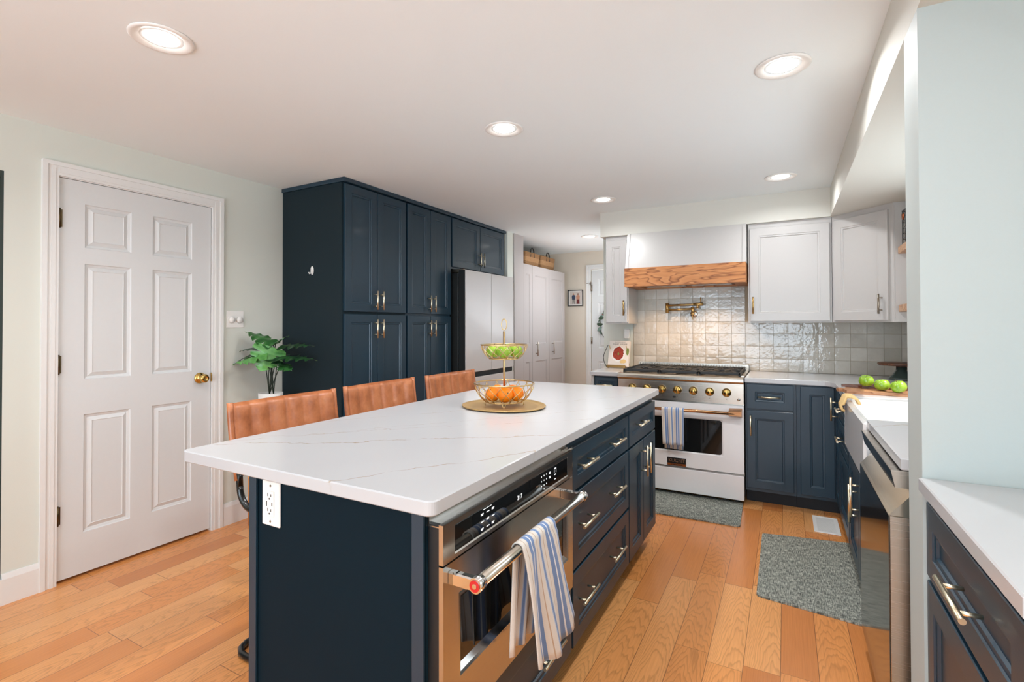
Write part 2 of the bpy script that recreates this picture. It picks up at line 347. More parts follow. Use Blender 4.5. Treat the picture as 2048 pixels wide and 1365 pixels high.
# ------------------------------------------------------------------ mesh helpers
class MB:
    def __init__(s): s.v = []; s.f = []; s.uv = None; s.sm = []
    def add(s, vs_, fs, smooth=False, M=None):
        n = len(s.v)
        for p in vs_:
            p = Vector(p)
            s.v.append(M @ p if M else p)
        for f in fs: s.f.append([i+n for i in f]); s.sm.append(smooth)
        return s
    def box(s, x0, x1, y0, y1, z0, z1, M=None, bev=0.0):
        if x0 > x1: x0, x1 = x1, x0
        if y0 > y1: y0, y1 = y1, y0
        if z0 > z1: z0, z1 = z1, z0
        if bev <= 0:
            vs_ = [(x, y, z) for x in (x0, x1) for y in (y0, y1) for z in (z0, z1)]
            return s.add(vs_, [(0, 1, 3, 2), (4, 6, 7, 5), (0, 4, 5, 1), (2, 3, 7, 6), (0, 2, 6, 4), (1, 5, 7, 3)], False, M)
        b = min(bev, (x1-x0)/2.01, (y1-y0)/2.01, (z1-z0)/2.01); X = (x0, x1); Y = (y0, y1); Z = (z0, z1)
        V = {}; L = []
        def gv(i, j, k, a):
            key = (i, j, k, a)
            if key not in V:
                p = [X[i], Y[j], Z[k]]; sg = [1 if q == 0 else -1 for q in (i, j, k)]
                for ax in range(3):
                    if ax != a: p[ax] += sg[ax]*b
                V[key] = len(L); L.append(tuple(p))
            return V[key]
        fs = []
        for a in range(3):
            o1, o2 = [q for q in range(3) if q != a]
            for sd in (0, 1):
                idx = []
                for (p, q) in ((0, 0), (1, 0), (1, 1), (0, 1)):
                    t = [0, 0, 0]; t[a] = sd; t[o1] = p; t[o2] = q; idx.append(gv(*t, a))
                fs.append(idx)
        for a in range(3):          # edges along axis a
            o1, o2 = [q for q in range(3) if q != a]
            for p in (0, 1):
                for q in (0, 1):
                    t0 = [0, 0, 0]; t0[o1] = p; t0[o2] = q; t1 = list(t0); t1[a] = 1
                    fs.append([gv(*t0, o1), gv(*t1, o1), gv(*t1, o2), gv(*t0, o2)])
        for i in (0, 1):
            for j in (0, 1):
                for k in (0, 1): fs.append([gv(i, j, k, 0), gv(i, j, k, 1), gv(i, j, k, 2)])
        return s.add(L, fs, False, M)
    def cyl(s, p0, p1, r0, r1=None, n=20, caps=True, smooth=True):
        p0 = Vector(p0); p1 = Vector(p1); r1 = r0 if r1 is None else r1
        d = (p1-p0).normalized(); a = d.orthogonal().normalized(); c = d.cross(a)
        vs_ = []
        for p, r in ((p0, r0), (p1, r1)):
            for i in range(n):
                t = 2*PI*i/n; vs_.append(p + (a*math.cos(t)+c*math.sin(t))*r)
        s.add(vs_, [(i, (i+1) % n, n+(i+1) % n, n+i) for i in range(n)], smooth)
        if caps: s.add(vs_, [list(range(n))[::-1], list(range(n, 2*n))])
        return s
    def lathe(s, prof, c=(0, 0, 0), n=32, M=None, axis=None):
        """prof: list of (r, h) ; spun about +Z at c (or along axis)."""
        c = Vector(c)
        Q = Vector(axis).to_track_quat('Z', 'Y').to_matrix() if axis else None
        vs_ = []
        for r, h in prof:
            for i in range(n):
                t = 2*PI*i/n; p = Vector((r*math.cos(t), r*math.sin(t), h)); p = Q @ p if Q else p
                vs_.append(c + p)
        fs = [(k*n+i, k*n+(i+1) % n, (k+1)*n+(i+1) % n, (k+1)*n+i) for k in range(len(prof)-1) for i in range(n)]
        return s.add(vs_, fs, True, M)
    def tube(s, pts, r, n=10, closed=False, caps=True):
        pts = [Vector(p) for p in pts]; m = len(pts); vs_ = []; prev = None
        for k in range(m):
            if closed: t = (pts[(k+1) % m]-pts[k-1]).normalized()
            else: t = (pts[min(k+1, m-1)]-pts[max(k-1, 0)]).normalized()
            if prev is None: a = t.orthogonal().normalized()
            else:
                a = prev - t*prev.dot(t)
                a = a.normalized() if a.length > 1e-6 else t.orthogonal().normalized()
            prev = a; c = t.cross(a); rr = r[k] if isinstance(r, (list, tuple)) else r
            for i in range(n):
                th = 2*PI*i/n; vs_.append(pts[k]+(a*math.cos(th)+c*math.sin(th))*rr)
        fs = [(k*n+i, k*n+(i+1) % n, ((k+1) % m)*n+(i+1) % n, ((k+1) % m)*n+i) for k in range(m if closed else m-1) for i in range(n)]
        s.add(vs_, fs, True)
        if caps and not closed: s.add([vs_[i] for i in range(n)]+[vs_[(m-1)*n+i] for i in range(n)], [list(range(n))[::-1], list(range(n, 2*n))])
        return s
    def prism(s, poly, h0, h1, M=None, smooth=False):
        """poly in local XY, extruded z h0..h1"""
        n = len(poly)
        vs_ = [(x, y, h0) for x, y in poly]+[(x, y, h1) for x, y in poly]
        s.add(vs_, [(i, (i+1) % n, n+(i+1) % n, n+i) for i in range(n)], smooth, M)
        return s.add(vs_, [list(range(n))[::-1], list(range(n, 2*n))], False, M)
    def sphere(s, c, rx, ry=None, rz=None, n=20, m=12):
        ry = rx if ry is None else ry; rz = rx if rz is None else rz; c = Vector(c); vs_ = []
        for j in range(m+1):
            ph = PI*j/m
            for i in range(n):
                t = 2*PI*i/n; vs_.append(c+Vector((rx*math.sin(ph)*math.cos(t), ry*math.sin(ph)*math.sin(t), rz*math.cos(ph))))
        return s.add(vs_, [(j*n+i, (j+1)*n+i, (j+1)*n+(i+1) % n, j*n+(i+1) % n) for j in range(m) for i in range(n)], True)
    def build(s, name, mat, parent=None, origin=None, fix=True):
        org = Vector(origin) if origin else (world_of(parent) if parent else Vector((0, 0, 0)))
        me = bpy.data.meshes.new(name)
        me.from_pydata([tuple(p-org) for p in s.v], [], s.f); me.update()
        if s.uv:
            ul = me.uv_layers.new(name='UVMap')
            for lp in me.loops: ul.data[lp.index].uv = s.uv[lp.vertex_index]
        me.polygons.foreach_set('use_smooth', s.sm)
        if fix:
            import bmesh
            bm = bmesh.new(); bm.from_mesh(me)
            bmesh.ops.remove_doubles(bm, verts=bm.verts, dist=1e-6) if not s.uv else None
            bmesh.ops.recalc_face_normals(bm, faces=bm.faces); bm.to_mesh(me); bm.free()
        o = bpy.data.objects.new(name, me); COL.objects.link(o)
        me.materials.append(MATS[mat])
        if parent: o.parent = parent; o['_w'] = list(org)
        else: o.location = org; o['_w'] = list(org)
        return o
def world_of(o):
    return Vector(o['_w'])
def tag(o, label=None, cat=None, group=None, kind=None):
    if label: o['label'] = label
    if cat: o['category'] = cat
    if group: o['group'] = group
    if kind: o['kind'] = kind
    return o
def thing(name, loc, label, cat, group=None):
    o = bpy.data.objects.new(name, None); COL.objects.link(o); o.location = loc; o['_w'] = list(loc); o.empty_display_size = 0.05
    return tag(o, label, cat, group)
def struct(name, mb, mat):
    o = mb.build(name, mat); o['kind'] = 'structure'; return o
def copy_tree(o, parent=None):
    c = o.copy(); COL.objects.link(c)
    if parent: c.parent = parent
    for ch in list(o.children): copy_tree(ch, c)
    return c
def frame_M(origin, u, n):
    """local x -> u (width), local y -> outward n, local z -> up"""
    u = Vector(u); n = Vector(n); z = Vector((0, 0, 1)); o = Vector(origin)
    return Matrix(((u.x, n.x, z.x, o.x), (u.y, n.y, z.y, o.y), (u.z, n.z, z.z, o.z), (0, 0, 0, 1)))
def rings(mb, M, x0, x1, z0, z1, prof):
    """nested rectangular rings; prof = (inset, depth y)"""
    vs_ = []
    for i, d in prof:
        vs_ += [(x0+i, d, z0+i), (x1-i, d, z0+i), (x1-i, d, z1-i), (x0+i, d, z1-i)]
    fs = []
    for k in range(len(prof)-1):
        for i in range(4): fs.append((4*k+i, 4*k+(i+1) % 4, 4*k+4+(i+1) % 4, 4*k+4+i))
    k = len(prof)-1; fs.append((4*k, 4*k+1, 4*k+2, 4*k+3))
    mb.add(vs_, fs, False, M)
def shaker(M, x0, x1, z0, z1, t=0.019, fw=0.055, bead=0.012):
    fw = min(fw, (x1-x0)*0.30, (z1-z0)*0.30)
    mb = MB()
    rings(mb, M, x0, x1, z0, z1, [(0, 0), (0, t-0.002), (0.002, t), (fw, t), (fw+0.002, t-0.004), (fw+bead, t-0.005), (fw+bead+0.003, t-0.011)])
    mb.add([(x0, 0, z0), (x1, 0, z0), (x1, 0, z1), (x0, 0, z1)], [(0, 3, 2, 1)], False, M)
    return mb
def bar_handle(M, x, z, L, vertical, t=0.019, r=0.006, so=0.032, sp=0.62):
    mb = MB(); d = t+so
    if vertical:
        mb.cyl(M @ Vector((x, d, z-L/2)), M @ Vector((x, d, z+L/2)), r, n=14)
        for q in (-1, 1): mb.cyl(M @ Vector((x, t-0.004, z+q*L*sp/2)), M @ Vector((x, d, z+q*L*sp/2)), r*0.72, n=10)
    else:
        mb.cyl(M @ Vector((x-L/2, d, z)), M @ Vector((x+L/2, d, z)), r, n=14)
        for q in (-1, 1): mb.cyl(M @ Vector((x+q*L*sp/2, t-0.004, z)), M @ Vector((x+q*L*sp/2, d, z)), r*0.72, n=10)
    return mb
def text_mesh(name, s, M, size, mat, parent, extrude=0.0006, align='CENTER', label=None):
    cu = bpy.data.curves.new(name, 'FONT'); cu.body = s; cu.size = size; cu.extrude = extrude; cu.align_x = align; cu.align_y = 'CENTER'
    to = bpy.data.objects.new('tmp', cu); COL.objects.link(to)
    dg = bpy.context.evaluated_depsgraph_get(); me = bpy.data.meshes.new_from_object(to.evaluated_get(dg))
    bpy.data.objects.remove(to); bpy.data.curves.remove(cu)
    T = Matrix.Translation(-world_of(parent)) @ M @ Matrix(((1, 0, 0, 0), (0, 0, 1, 0), (0, 1, 0, 0), (0, 0, 0, 1)))
    me.transform(T); me.name = name; me.materials.clear(); me.materials.append(MATS[mat])
    o = bpy.data.objects.new(name, me); COL.objects.link(o); o.parent = parent; o['_w'] = list(world_of(parent))
    if label: o['label'] = label
    return o
# ------------------------------------------------------------------ dimensions
ZC = 2.292; WL = -3.204; YB = 4.60; WR = 0.94; CT = 0.914; CB = 0.880
YH = 6.35   # far wall of the hall
# ------------------------------------------------------------------ structure
struct('floor', MB().box(-5.6, 1.06, -3.12, 6.47, -0.06, 0.0), 'oak_floor')
struct('ceiling', MB().box(-5.6, 1.06, -3.12, 6.47, ZC, ZC+0.08), 'ceiling_paint')
# left wall with door hole (Y 1.10-1.86) and a cased-free opening before Y 0.897
mb = MB(); T = 0.115
mb.box(WL-T, WL, 0.897, 1.092, 0, ZC); mb.box(WL-T, WL, 1.868, YH+0.12, 0, ZC); mb.box(WL-T, WL, 1.092, 1.868, 2.058, ZC)
mb.box(WL-T, WL, -0.35, 0.897, 2.025, ZC); mb.box(WL-T, WL, -3.0, -0.35, 0, ZC)
struct('wall_left', mb, 'wall_paint')
struct('trim_5', MB().box(WL-T-0.002, WL-0.001, 0.885, 0.897, 0.0, 2.025).box(WL-T, WL-0.002, 0.885, 0.897, 0, 2.0), 'dark_green_paint')
struct('wall_beyond', MB().box(-5.6, -5.5, -3.0, YH, 0, ZC), 'dark_green_paint')
mb = MB()   # back wall behind the range
mb.box(-1.40, WR+0.12, YB, YB+0.12, 0, ZC)
for a, b_, c_, d_ in ((YB, 4.95, 0, ZC), (6.05, YH, 0, ZC), (4.95, 6.05, 0, 0.95), (4.95, 6.05, 1.95, ZC)): mb.box(-1.52, -1.40, a, b_, c_, d_)
struct('wall_back', mb, 'wall_paint')
DX0, DX1 = -2.275, -1.62
mb = MB(); mb.box(-3.3, DX0, YH, YH+0.12, 0, ZC); mb.box(DX1, -1.40, YH, YH+0.12, 0, ZC); mb.box(DX0, DX1, YH, YH+0.12, 2.045, ZC)
struct('wall_hall', mb, 'hall_paint')
# right wall with the sink window and a side window
mb = MB(); xr = WR+0.12
segs = [(-3.0, -0.15, 0, ZC), (0.85, 2.30, 0, ZC), (3.40, YB, 0, ZC), (-0.15, 0.85, 0, 1.07), (-0.15, 0.85, 1.97, ZC), (2.30, 3.40, 0, 1.07), (2.30, 3.40, 1.93, ZC)]
for a, b_, c_, d_ in segs: mb.box(WR, xr, a, b_, c_, d_)
struct('wall_right', mb, 'wall_paint')
mb = MB(); mb.box(-5.6, -2.9, -3.12, -3.0, 0, ZC); mb.box(0.5, xr, -3.12, -3.0, 0, ZC); mb.box(-2.9, 0.5, -3.12, -3.0, 2.12, ZC)
struct('wall_near', mb, 'wall_paint')
def window(idx, axis, c, a0, a1, z0, z1, mull=1):
    fr = MB(); gl = MB(); w_ = 0.045
    def bx(m, p0, p1, q0, q1, d0, d1):
        if axis == 'X': m.box(c+d0, c+d1, p0, p1, q0, q1)
        else: m.box(p0, p1, c+d0, c+d1, q0, q1)
    bx(fr, a0, a1, z0, z0+w_, 0.03, 0.09); bx(fr, a0, a1, z1-w_, z1, 0.03, 0.09)
    bx(fr, a0, a0+w_, z0+w_, z1-w_, 0.03, 0.09); bx(fr, a1-w_, a1, z0+w_, z1-w_, 0.03, 0.09)
    for k in range(mull):
        m_ = a0+(a1-a0)*(k+1)/(mull+1); bx(fr, m_-0.02, m_+0.02, z0+w_, z1-w_, 0.035, 0.085)
    o = struct('window_%d' % idx, fr, 'trim_white')
    bx(gl, a0+w_, a1-w_, z0+w_, z1-w_, 0.058, 0.062); gl.build('pane', 'window_glass', o)
window(1, 'X', WR, 2.30, 3.40, 1.07, 1.93); window(4, 'X', -1.52, 4.95, 6.05, 0.95, 1.95); window(2, 'X', WR, -0.15, 0.85, 1.07, 1.97); window(3, 'Y', -3.12, -2.9, 0.5, 0.0, 2.12, 2)  # the hall window is invented, out of view, to light the closets
# soffits over the back run and over the right run (ends in the stub wall)
SZ = 2.08; SX = 0.294; SY = 4.256
struct('trim_1', MB().box(-1.435, WR, SY, YB, SZ, ZC), 'soffit_paint')
struct('trim_2', MB().box(SX, WR, -3.0, SY, SZ, ZC), 'soffit_paint')
struct('wall_stub', MB().box(SX, WR, 1.568, 1.723, 0, SZ), 'stub_paint')
struct('wall_fridge', MB().box(WL, -2.56, 4.575, 4.70, 0, ZC), 'wall_paint')
# baseboards
def base(name, x0, x1, y0, y1):
    mb = MB(); alongy = abs(y1-y0) > abs(x1-x0)
    mb.box(x0, x1, y0, y1, 0, 0.118)
    if alongy: mb.add([(x0, y0, .118), (x1, y0, .118), (x0, y1, .118), (x1, y1, .118), (x0, y0, .142), (x0, y1, .142), (x0+.006, y0, .142), (x0+.006, y1, .142)],
                      [(1, 3, 7, 6), (4, 6, 7, 5), (0, 1, 6, 4), (2, 5, 7, 3)])
    else: mb.box(x0, x1, y0+0.008, y1, 0.118, 0.142)
    return struct(name, mb, 'trim_white')
base('baseboard_left', WL, WL+0.014, 0.899, 1.041); base('baseboard_wall', WL, WL+0.014, 1.934, 2.372)
base('baseboard_hall', -2.50, -2.345, YH-0.014, YH)
struct('baseboard_opening', MB().box(WL-T, WL+0.014, 0.871, 0.885, 0, 0.12).box(WL, WL+0.014, 0.885, 0.899, 0, .12), 'trim_white')
# door casings
def casing(name, M, w0, w1, ztop, cw=0.062):
    mb = MB()
    for (a, b_) in ((w0-cw, w0), (w1, w1+cw)):
        mb.box(a, b_, 0, 0.012, 0, ztop+cw, M); inner = a if a < w0 else b_
        o0, o1 = (a, a+0.020) if a < w0 else (b_-0.020, b_)
        mb.box(o0, o1, 0.012, 0.019, 0, ztop+cw, M)
        mb.box(a+cw*0.55 if a < w0 else a+cw*0.2, a+cw*0.8 if a < w0 else a+cw*0.45, 0.012, 0.015, 0, ztop+cw*0.5, M)
    mb.box(w0, w1, 0, 0.012, ztop, ztop+cw, M); mb.box(w0-cw+.02, w1+cw-.02, 0.012, 0.019, ztop+cw-0.020, ztop+cw, M)
    mb.box(w0, w1, 0.012, 0.015, ztop+cw*0.2, ztop+cw*0.5, M)
    return struct(name, mb, 'trim_white')
ML = frame_M((WL, 0, 0), (0, 1, 0), (1, 0, 0))
casing('trim_3', ML, 1.096, 1.864, 2.056, 0.066)
struct('trim_6', MB().box(WL-T, WL, 1.092, 1.098, 0, 2.058).box(WL-T, WL, 1.862, 1.868, 0, 2.058).box(WL-T, WL, 1.098, 1.862, 2.052, 2.058).box(WL-T, WL-0.04, 1.098, 1.112, 0, 2.052).box(WL-T, WL-0.04, 1.848, 1.862, 0, 2.052), 'trim_white')
MH = frame_M((0, YH, 0), (1, 0, 0), (0, -1, 0))
casing('trim_4', MH, DX0, DX1, 2.045, 0.062)

def six_panel(name, M, x0, x1, z0, z1, cols, rows, t=0.035):
    """slab with raised-panel rings set in its face; local y=0 is the face"""
    mb = MB()
    xs = sorted(set([x0, x1]+[c for p in cols for c in p])); zs = sorted(set([z0, z1]+[r for p in rows for r in p]))
    for i in range(len(xs)-1):
        for j in range(len(zs)-1):
            a, b_, c_, d_ = xs[i], xs[i+1], zs[j], zs[j+1]
            if (a, b_) in cols and (c_, d_) in rows:
                rings(mb, M, a, b_, c_, d_, [(0, 0), (0.004, -0.006), (0.014, -0.009), (0.016, -0.011), (0.036, -0.002), (0.038, -0.0045)])
            else: mb.add([(a, 0, c_), (b_, 0, c_), (b_, 0, d_), (a, 0, d_)], [(0, 1, 2, 3)], False, M)
    mb.add([(x0, 0, z0), (x1, 0, z0), (x1, 0, z1), (x0, 0, z1), (x0, -t, z0), (x1, -t, z0), (x1, -t, z1), (x0, -t, z1)],
           [(0, 4, 5, 1), (1, 5, 6, 2), (2, 6, 7, 3), (3, 7, 4, 0), (4, 7, 6, 5)], False, M)
    return mb
Md = frame_M((WL-0.003, 0, 0), (0, 1, 0), (1, 0, 0))
d1 = six_panel('door_1', Md, 1.101, 1.858, 0.016, 2.049, [(1.207, 1.419), (1.526, 1.744)], [(0.225, 0.836), (1.018, 1.622), (1.706, 1.934)]).build('door_1', 'door_white')
tag(d1, kind='structure')
for z in (0.342, 1.102, 1.843):
    mb = MB(); mb.cyl((WL+0.006, 1.1, z-0.045), (WL+0.006, 1.1, z+0.045), 0.006, n=12)
    mb.cyl((WL+0.006, 1.1, z-0.05), (WL+0.006, 1.1, z-0.045), 0.0045, n=10).cyl((WL+0.006, 1.1, z+0.045), (WL+0.006, 1.1, z+0.05), 0.0045, n=10)
    mb.box(WL-0.003, WL+0.001, 1.1015, 1.113, z-0.044, z+0.044)
    tag(mb.build('hinge', 'antique_hinge', d1), 'aged brass hinge')
k = MB(); k.lathe([(0.0, 0), (0.034, 0), (0.034, 0.004), (0.026, 0.009), (0.013, 0.013), (0.012, 0.030), (0.019, 0.036), (0.027, 0.046), (0.027, 0.056), (0.020, 0.064), (0.011, 0.066), (0.010, 0.062), (0.0, 0.062)],
                (WL-0.002, 1.793, 0.972), 28, axis=(1, 0, 0))
tag(k.build('door_knob', 'brass_polished', d1), 'polished brass knob')
tag(MB().box(WL+0.001, WL+0.004, 1.858, 1.866, 0.945, 1.0).build('strike_plate', 'brass_polished', d1), 'brass strike plate')
Md2 = frame_M((0, YH+0.005, 0), (1, 0, 0), (0, -1, 0))
d2 = six_panel('door_2', Md2, DX0+0.006, DX1-0.006, 0.012, 2.035, [(DX0+0.10, DX0+0.285), (DX0+0.375, DX0+0.56)], [(0.22, 0.82), (1.0, 1.6), (1.69, 1.92)]).build('door_2', 'door_white')
tag(d2, kind='structure')
for z in (1.10, 1.80):
    tag(MB().cyl((DX0+.004, YH-0.008, z-0.045), (DX0+.004, YH-0.008, z+0.045), 0.007, n=10).box(DX0+.006, DX0+0.02, YH, YH+.004, z-.045, z+.045).build('hinge', 'nickel', d2), 'steel hinge')
mb = MB().box(DX0-0.012, DX0+0.004, YH-0.024, YH-0.016, 1.845, 1.865).cyl((DX0-0.055, YH-0.02, 1.862), (DX0-0.005, YH-0.02, 1.866), 0.004, n=8).box(DX0+.0, DX0+0.012, YH-0.024, YH-.014, 1.83, 1.88)
tag(mb.build('swing_latch', 'nickel', d2), 'swing-bar latch')

# ------------------------------------------------------------------ ceiling lights
LIGHT_LABELS = ['recessed ceiling downlight nearest the six-panel door wall, upper left of the photo', 'recessed downlight closest to the right-hand soffit, in front of the others there',
    'recessed downlight directly above the island fruit stand', 'recessed downlight close to the back soffit over the white corner cabinets',
    'recessed downlight just in front of the left end of the back soffit', 'recessed downlight farthest back, in the hall ceiling by the picture']
root0 = None
for i, (x, y) in enumerate(DOWNLIGHTS):
    if i < 6:
        if root0 is None:
            root0 = thing('ceiling_light', (x, y, ZC), LIGHT_LABELS[i], 'light', 'recessed ceiling lights')
            mb = MB(); mb.lathe([(0.097, 0), (0.097, -0.003), (0.092, -0.006), (0.086, -0.006), (0.066, -0.001), (0.056, 0.012), (0.053, 0.014)], (x, y, ZC-0.001), 48); mb.build('trim_ring', 'white_plastic', root0)
            mb = MB(); mb.lathe([(0.0, -0.0015), (0.051, -0.0015), (0.0535, 0.002)], (x, y, ZC-0.0005), 40); mb.build('lens', 'lamp_face', root0)
        else:
            c = copy_tree(root0); c.location = (x, y, ZC); c['_w'] = [x, y, ZC]; c['label'] = LIGHT_LABELS[i]
    lamp('downlight_bulb', 'AREA', (x, y, ZC-0.012), DL_POWER*DIM[i], (0.97, 0.98, 1.0), (0, 0, -1), shape='DISK', size=0.10, spread=2.75)

# ------------------------------------------------------------------ cabinets
def cab_front(M, root, kind, x0, x1, z0, z1, mat='navy_paint', handle=None, hmat='champagne', gap=0.002, label=None, fw=0.055):
    """kind door/drawer; handle = list of (x, z, length, vertical)"""
    o = shaker(M, x0+gap, x1-gap, z0+gap, z1-gap, fw=fw).build(kind, mat, root)
    for h in (handle or []): bar_handle(M, *h).build('handle', hmat, o)
    if label: o['label'] = label
    return o
# --- pantry towers on the left wall (front faces +X)
PX = -2.60; YP = 2.372
Mp = frame_M((PX, 0, 0), (0, 1, 0), (1, 0, 0))
def tower(y0, y1, label, side=False):
    r = thing('pantry_cabinet', ((WL+PX)/2, (y0+y1)/2, 0), label, 'cabinet')
    mb = MB(); mb.box(WL+0.003, PX-0.001, y0, y1, 0.10, 2.262)
    mb.build('carcass', 'navy_lit' if side else 'navy_paint', r)
    MB().box(WL+0.003, PX-0.06, y0+0.01, y1-0.001, 0, 0.10).build('toe_kick', 'toe_kick', r)
    m = (y0+y1)/2; a = y0+(0.012 if side else 0.006); b_ = y1-0.006
    for (p, q, hx) in ((a, m-0.001, m-0.030), (m+0.001, b_, m+0.030)):
        cab_front(Mp, r, 'door', p, q, 1.392, 2.258, handle=[(hx, 1.478, 0.135, True)])
        cab_front(Mp, r, 'door', p, q, 0.115, 1.378, handle=[(hx, 1.275, 0.135, True)])
    return r
t1 = tower(YP, 3.005, 'tall navy pantry cabinet at the corner nearest the plant, its plain side facing the room', True)
t2 = tower(3.008, 3.600, 'tall navy pantry cabinet between the corner pantry and the refrigerator')
r = thing('wall_cabinet', (-2.9, 4.07, 1.82), 'short navy two-door cabinet above the white refrigerator', 'cabinet')
MB().box(WL+0.003, PX-0.001, 3.603, 4.548, 1.805, 2.262).build('carcass', 'navy_paint', r)
m = 4.072
cab_front(Mp, r, 'door', 3.612, m-0.001, 1.82, 2.258, handle=[(m-0.030, 1.925, 0.135, True)])
cab_front(Mp, r, 'door', m+0.001, 4.540, 1.82, 2.258, handle=[(m+0.030, 1.925, 0.135, True)])
tag(MB().box(WL+0.003, PX+0.035, YP-0.012, 4.56, 2.263, ZC-0.001, bev=0.003).build('crown_strip', 'navy_paint'), 'dark navy flat moulding capping the tall cabinets under the ceiling', 'moulding')
# adhesive hook
mb = MB(); hx, hy, hz = -2.884, YP, 1.682
mb.prism([(0.014*math.cos(t*PI/10), 0.030*math.sin(t*PI/10)) for t in range(20)], 0, 0.005, Matrix.Translation((hx, hy, hz)) @ Matrix.Rotation(PI/2, 4, 'X'))
mb.tube([(hx, hy-0.004, hz+0.012), (hx, hy-0.010, hz-0.004), (hx, hy-0.014, hz-0.020), (hx-0.004, hy-0.022, hz-0.024), (hx-0.006, hy-0.028, hz-0.014)], 0.004, 8)
tag(mb.build('adhesive_hook', 'hook_white'), 'small white adhesive hook stuck on the side of the navy pantry', 'hook')
# --- refrigerator
FX = -2.45; fy0, fy1 = 3.628, 4.505
r = thing('refrigerator', (-2.8, 4.07, 0), 'white french-door refrigerator with dark sides, under the short navy cabinet', 'refrigerator')
MB().box(WL+0.02, FX-0.085, fy0+0.004, fy1-0.004, 0.03, 1.765, bev=0.004).build('body', 'fridge_side', r)
fm = (fy0+fy1)/2
for a, b_ in ((fy0, fm-0.003), (fm+0.003, fy1)):
    o = MB().box(FX-0.010, FX, a, b_, 0.878, 1.790, bev=0.003).build('door', 'fridge_white', r)
    MB().box(FX-0.078, FX-0.0105, a+0.001, b_-0.001, 0.880, 1.788, bev=0.003).build('door_edge', 'fridge_side', o)
for z0, z1 in ((0.455, 0.832), (0.06, 0.447)):
    o = MB().box(FX-0.010, FX, fy0, fy1, z0, z1, bev=0.003).build('drawer', 'fridge_white', r)
    MB().box(FX-0.078, FX-0.0105, fy0+.001, fy1-.001, z0+.002, z1-.002, bev=0.003).build('drawer_edge', 'fridge_side', o)
tag(MB().box(FX-0.078, FX-0.018, fy0+0.002, fy1-0.002, 0.834, 0.877).build('handle_recess', 'black_matte', r), 'black recessed grip')
tag(MB().box(FX-0.17, FX-0.03, fy0+0.012, fy0+0.07, 1.766, 1.800, bev=0.006).build('hinge_cover', 'nickel', r), 'silver hinge cover')
MB().box(FX-0.084, FX-0.080, fy0+0.001, fy0+0.006, 0.1, 1.76).build('side_strip', 'steel', r)
for x in (-3.0, -2.62):
    for y in (3.70, 4.43): MB().cyl((x, y, 0), (x, y, 0.031), 0.02, n=12).build('foot', 'black_matte', r)
tag(MB().box(-2.5585, -2.557, 4.585, 4.69, 1.705, 1.750).build('tape_strip', 'yellow_tape'), 'pale yellow tape strip stuck on the wall beside the refrigerator', 'tape')
# --- white closets in the hall
CX = -2.55
Mc = frame_M((CX-0.018, 0, 0), (0, 1, 0), (1, 0, 0))
tag(MB().box(WL+.01, CX+0.002, 4.702, 4.915, 0, ZC-0.001).build('closet_filler_panel', 'closet_white'), 'narrow full-height white filler panel between the refrigerator wall and the closets', 'panel')
CL = [(4.918, 5.137, 'white closet in the hall, half hidden behind the filler panel, under the nearer basket'), (5.139, 5.598, 'white closet in the hall, middle one of the three, under the two baskets'), (5.600, 6.098, 'white closet in the hall farthest from the refrigerator, next to the framed photo')]
ZT = 1.995
for i, (a, b_, lb) in enumerate(CL):
    r = thing('closet', (-2.88, (a+b_)/2, 0), lb, 'closet', 'white closets in the hall')
    MB().box(WL+0.01, CX-0.020, a, b_, 0.0, ZT, bev=0.001).build('carcass', 'closet_white', r)
    mb = MB(); x0, x1 = a+0.002, b_-0.002; f = min(0.075, (x1-x0)*0.26)
    zs = [(0.10, 0.87), (1.0+0.10, ZT-0.115)]
    pr = [(0, 0.018), (0.002, 0.014), (0.010, 0.0125), (0.012, 0.010)]
    rings(mb, Mc, x0+f, x1-f, 0.16, 0.885, pr); rings(mb, Mc, x0+f, x1-f, 1.085, ZT-0.115, pr)
    for (p, q, s_, t_) in ((x0, x0+f, 0.06, ZT-0.004), (x1-f, x1, 0.06, ZT-0.004), (x0+f, x1-f, 0.06, 0.16), (x0+f, x1-f, 0.885, 1.085), (x0+f, x1-f, ZT-0.115, ZT-0.004)):
        mb.add([(p, 0.018, s_), (q, 0.018, s_), (q, 0.018, t_), (p, 0.018, t_)], [(0, 1, 2, 3)], False, Mc)
    mb.add([(x0, 0, 0.06), (x1, 0, 0.06), (x1, 0, ZT-0.004), (x0, 0, ZT-0.004), (x0, 0.018, 0.06), (x1, 0.018, 0.06), (x1, 0.018, ZT-0.004), (x0, 0.018, ZT-0.004)],
           [(0, 1, 5, 4), (1, 2, 6, 5), (2, 3, 7, 6), (3, 0, 4, 7), (0, 3, 2, 1)], False, Mc)
    o = mb.build('door', 'closet_white', r)
    if i: bar_handle(Mc, x0+0.085, 1.025, 0.165, True, 0.018, 0.006, 0.03).build('handle', 'nickel', o)
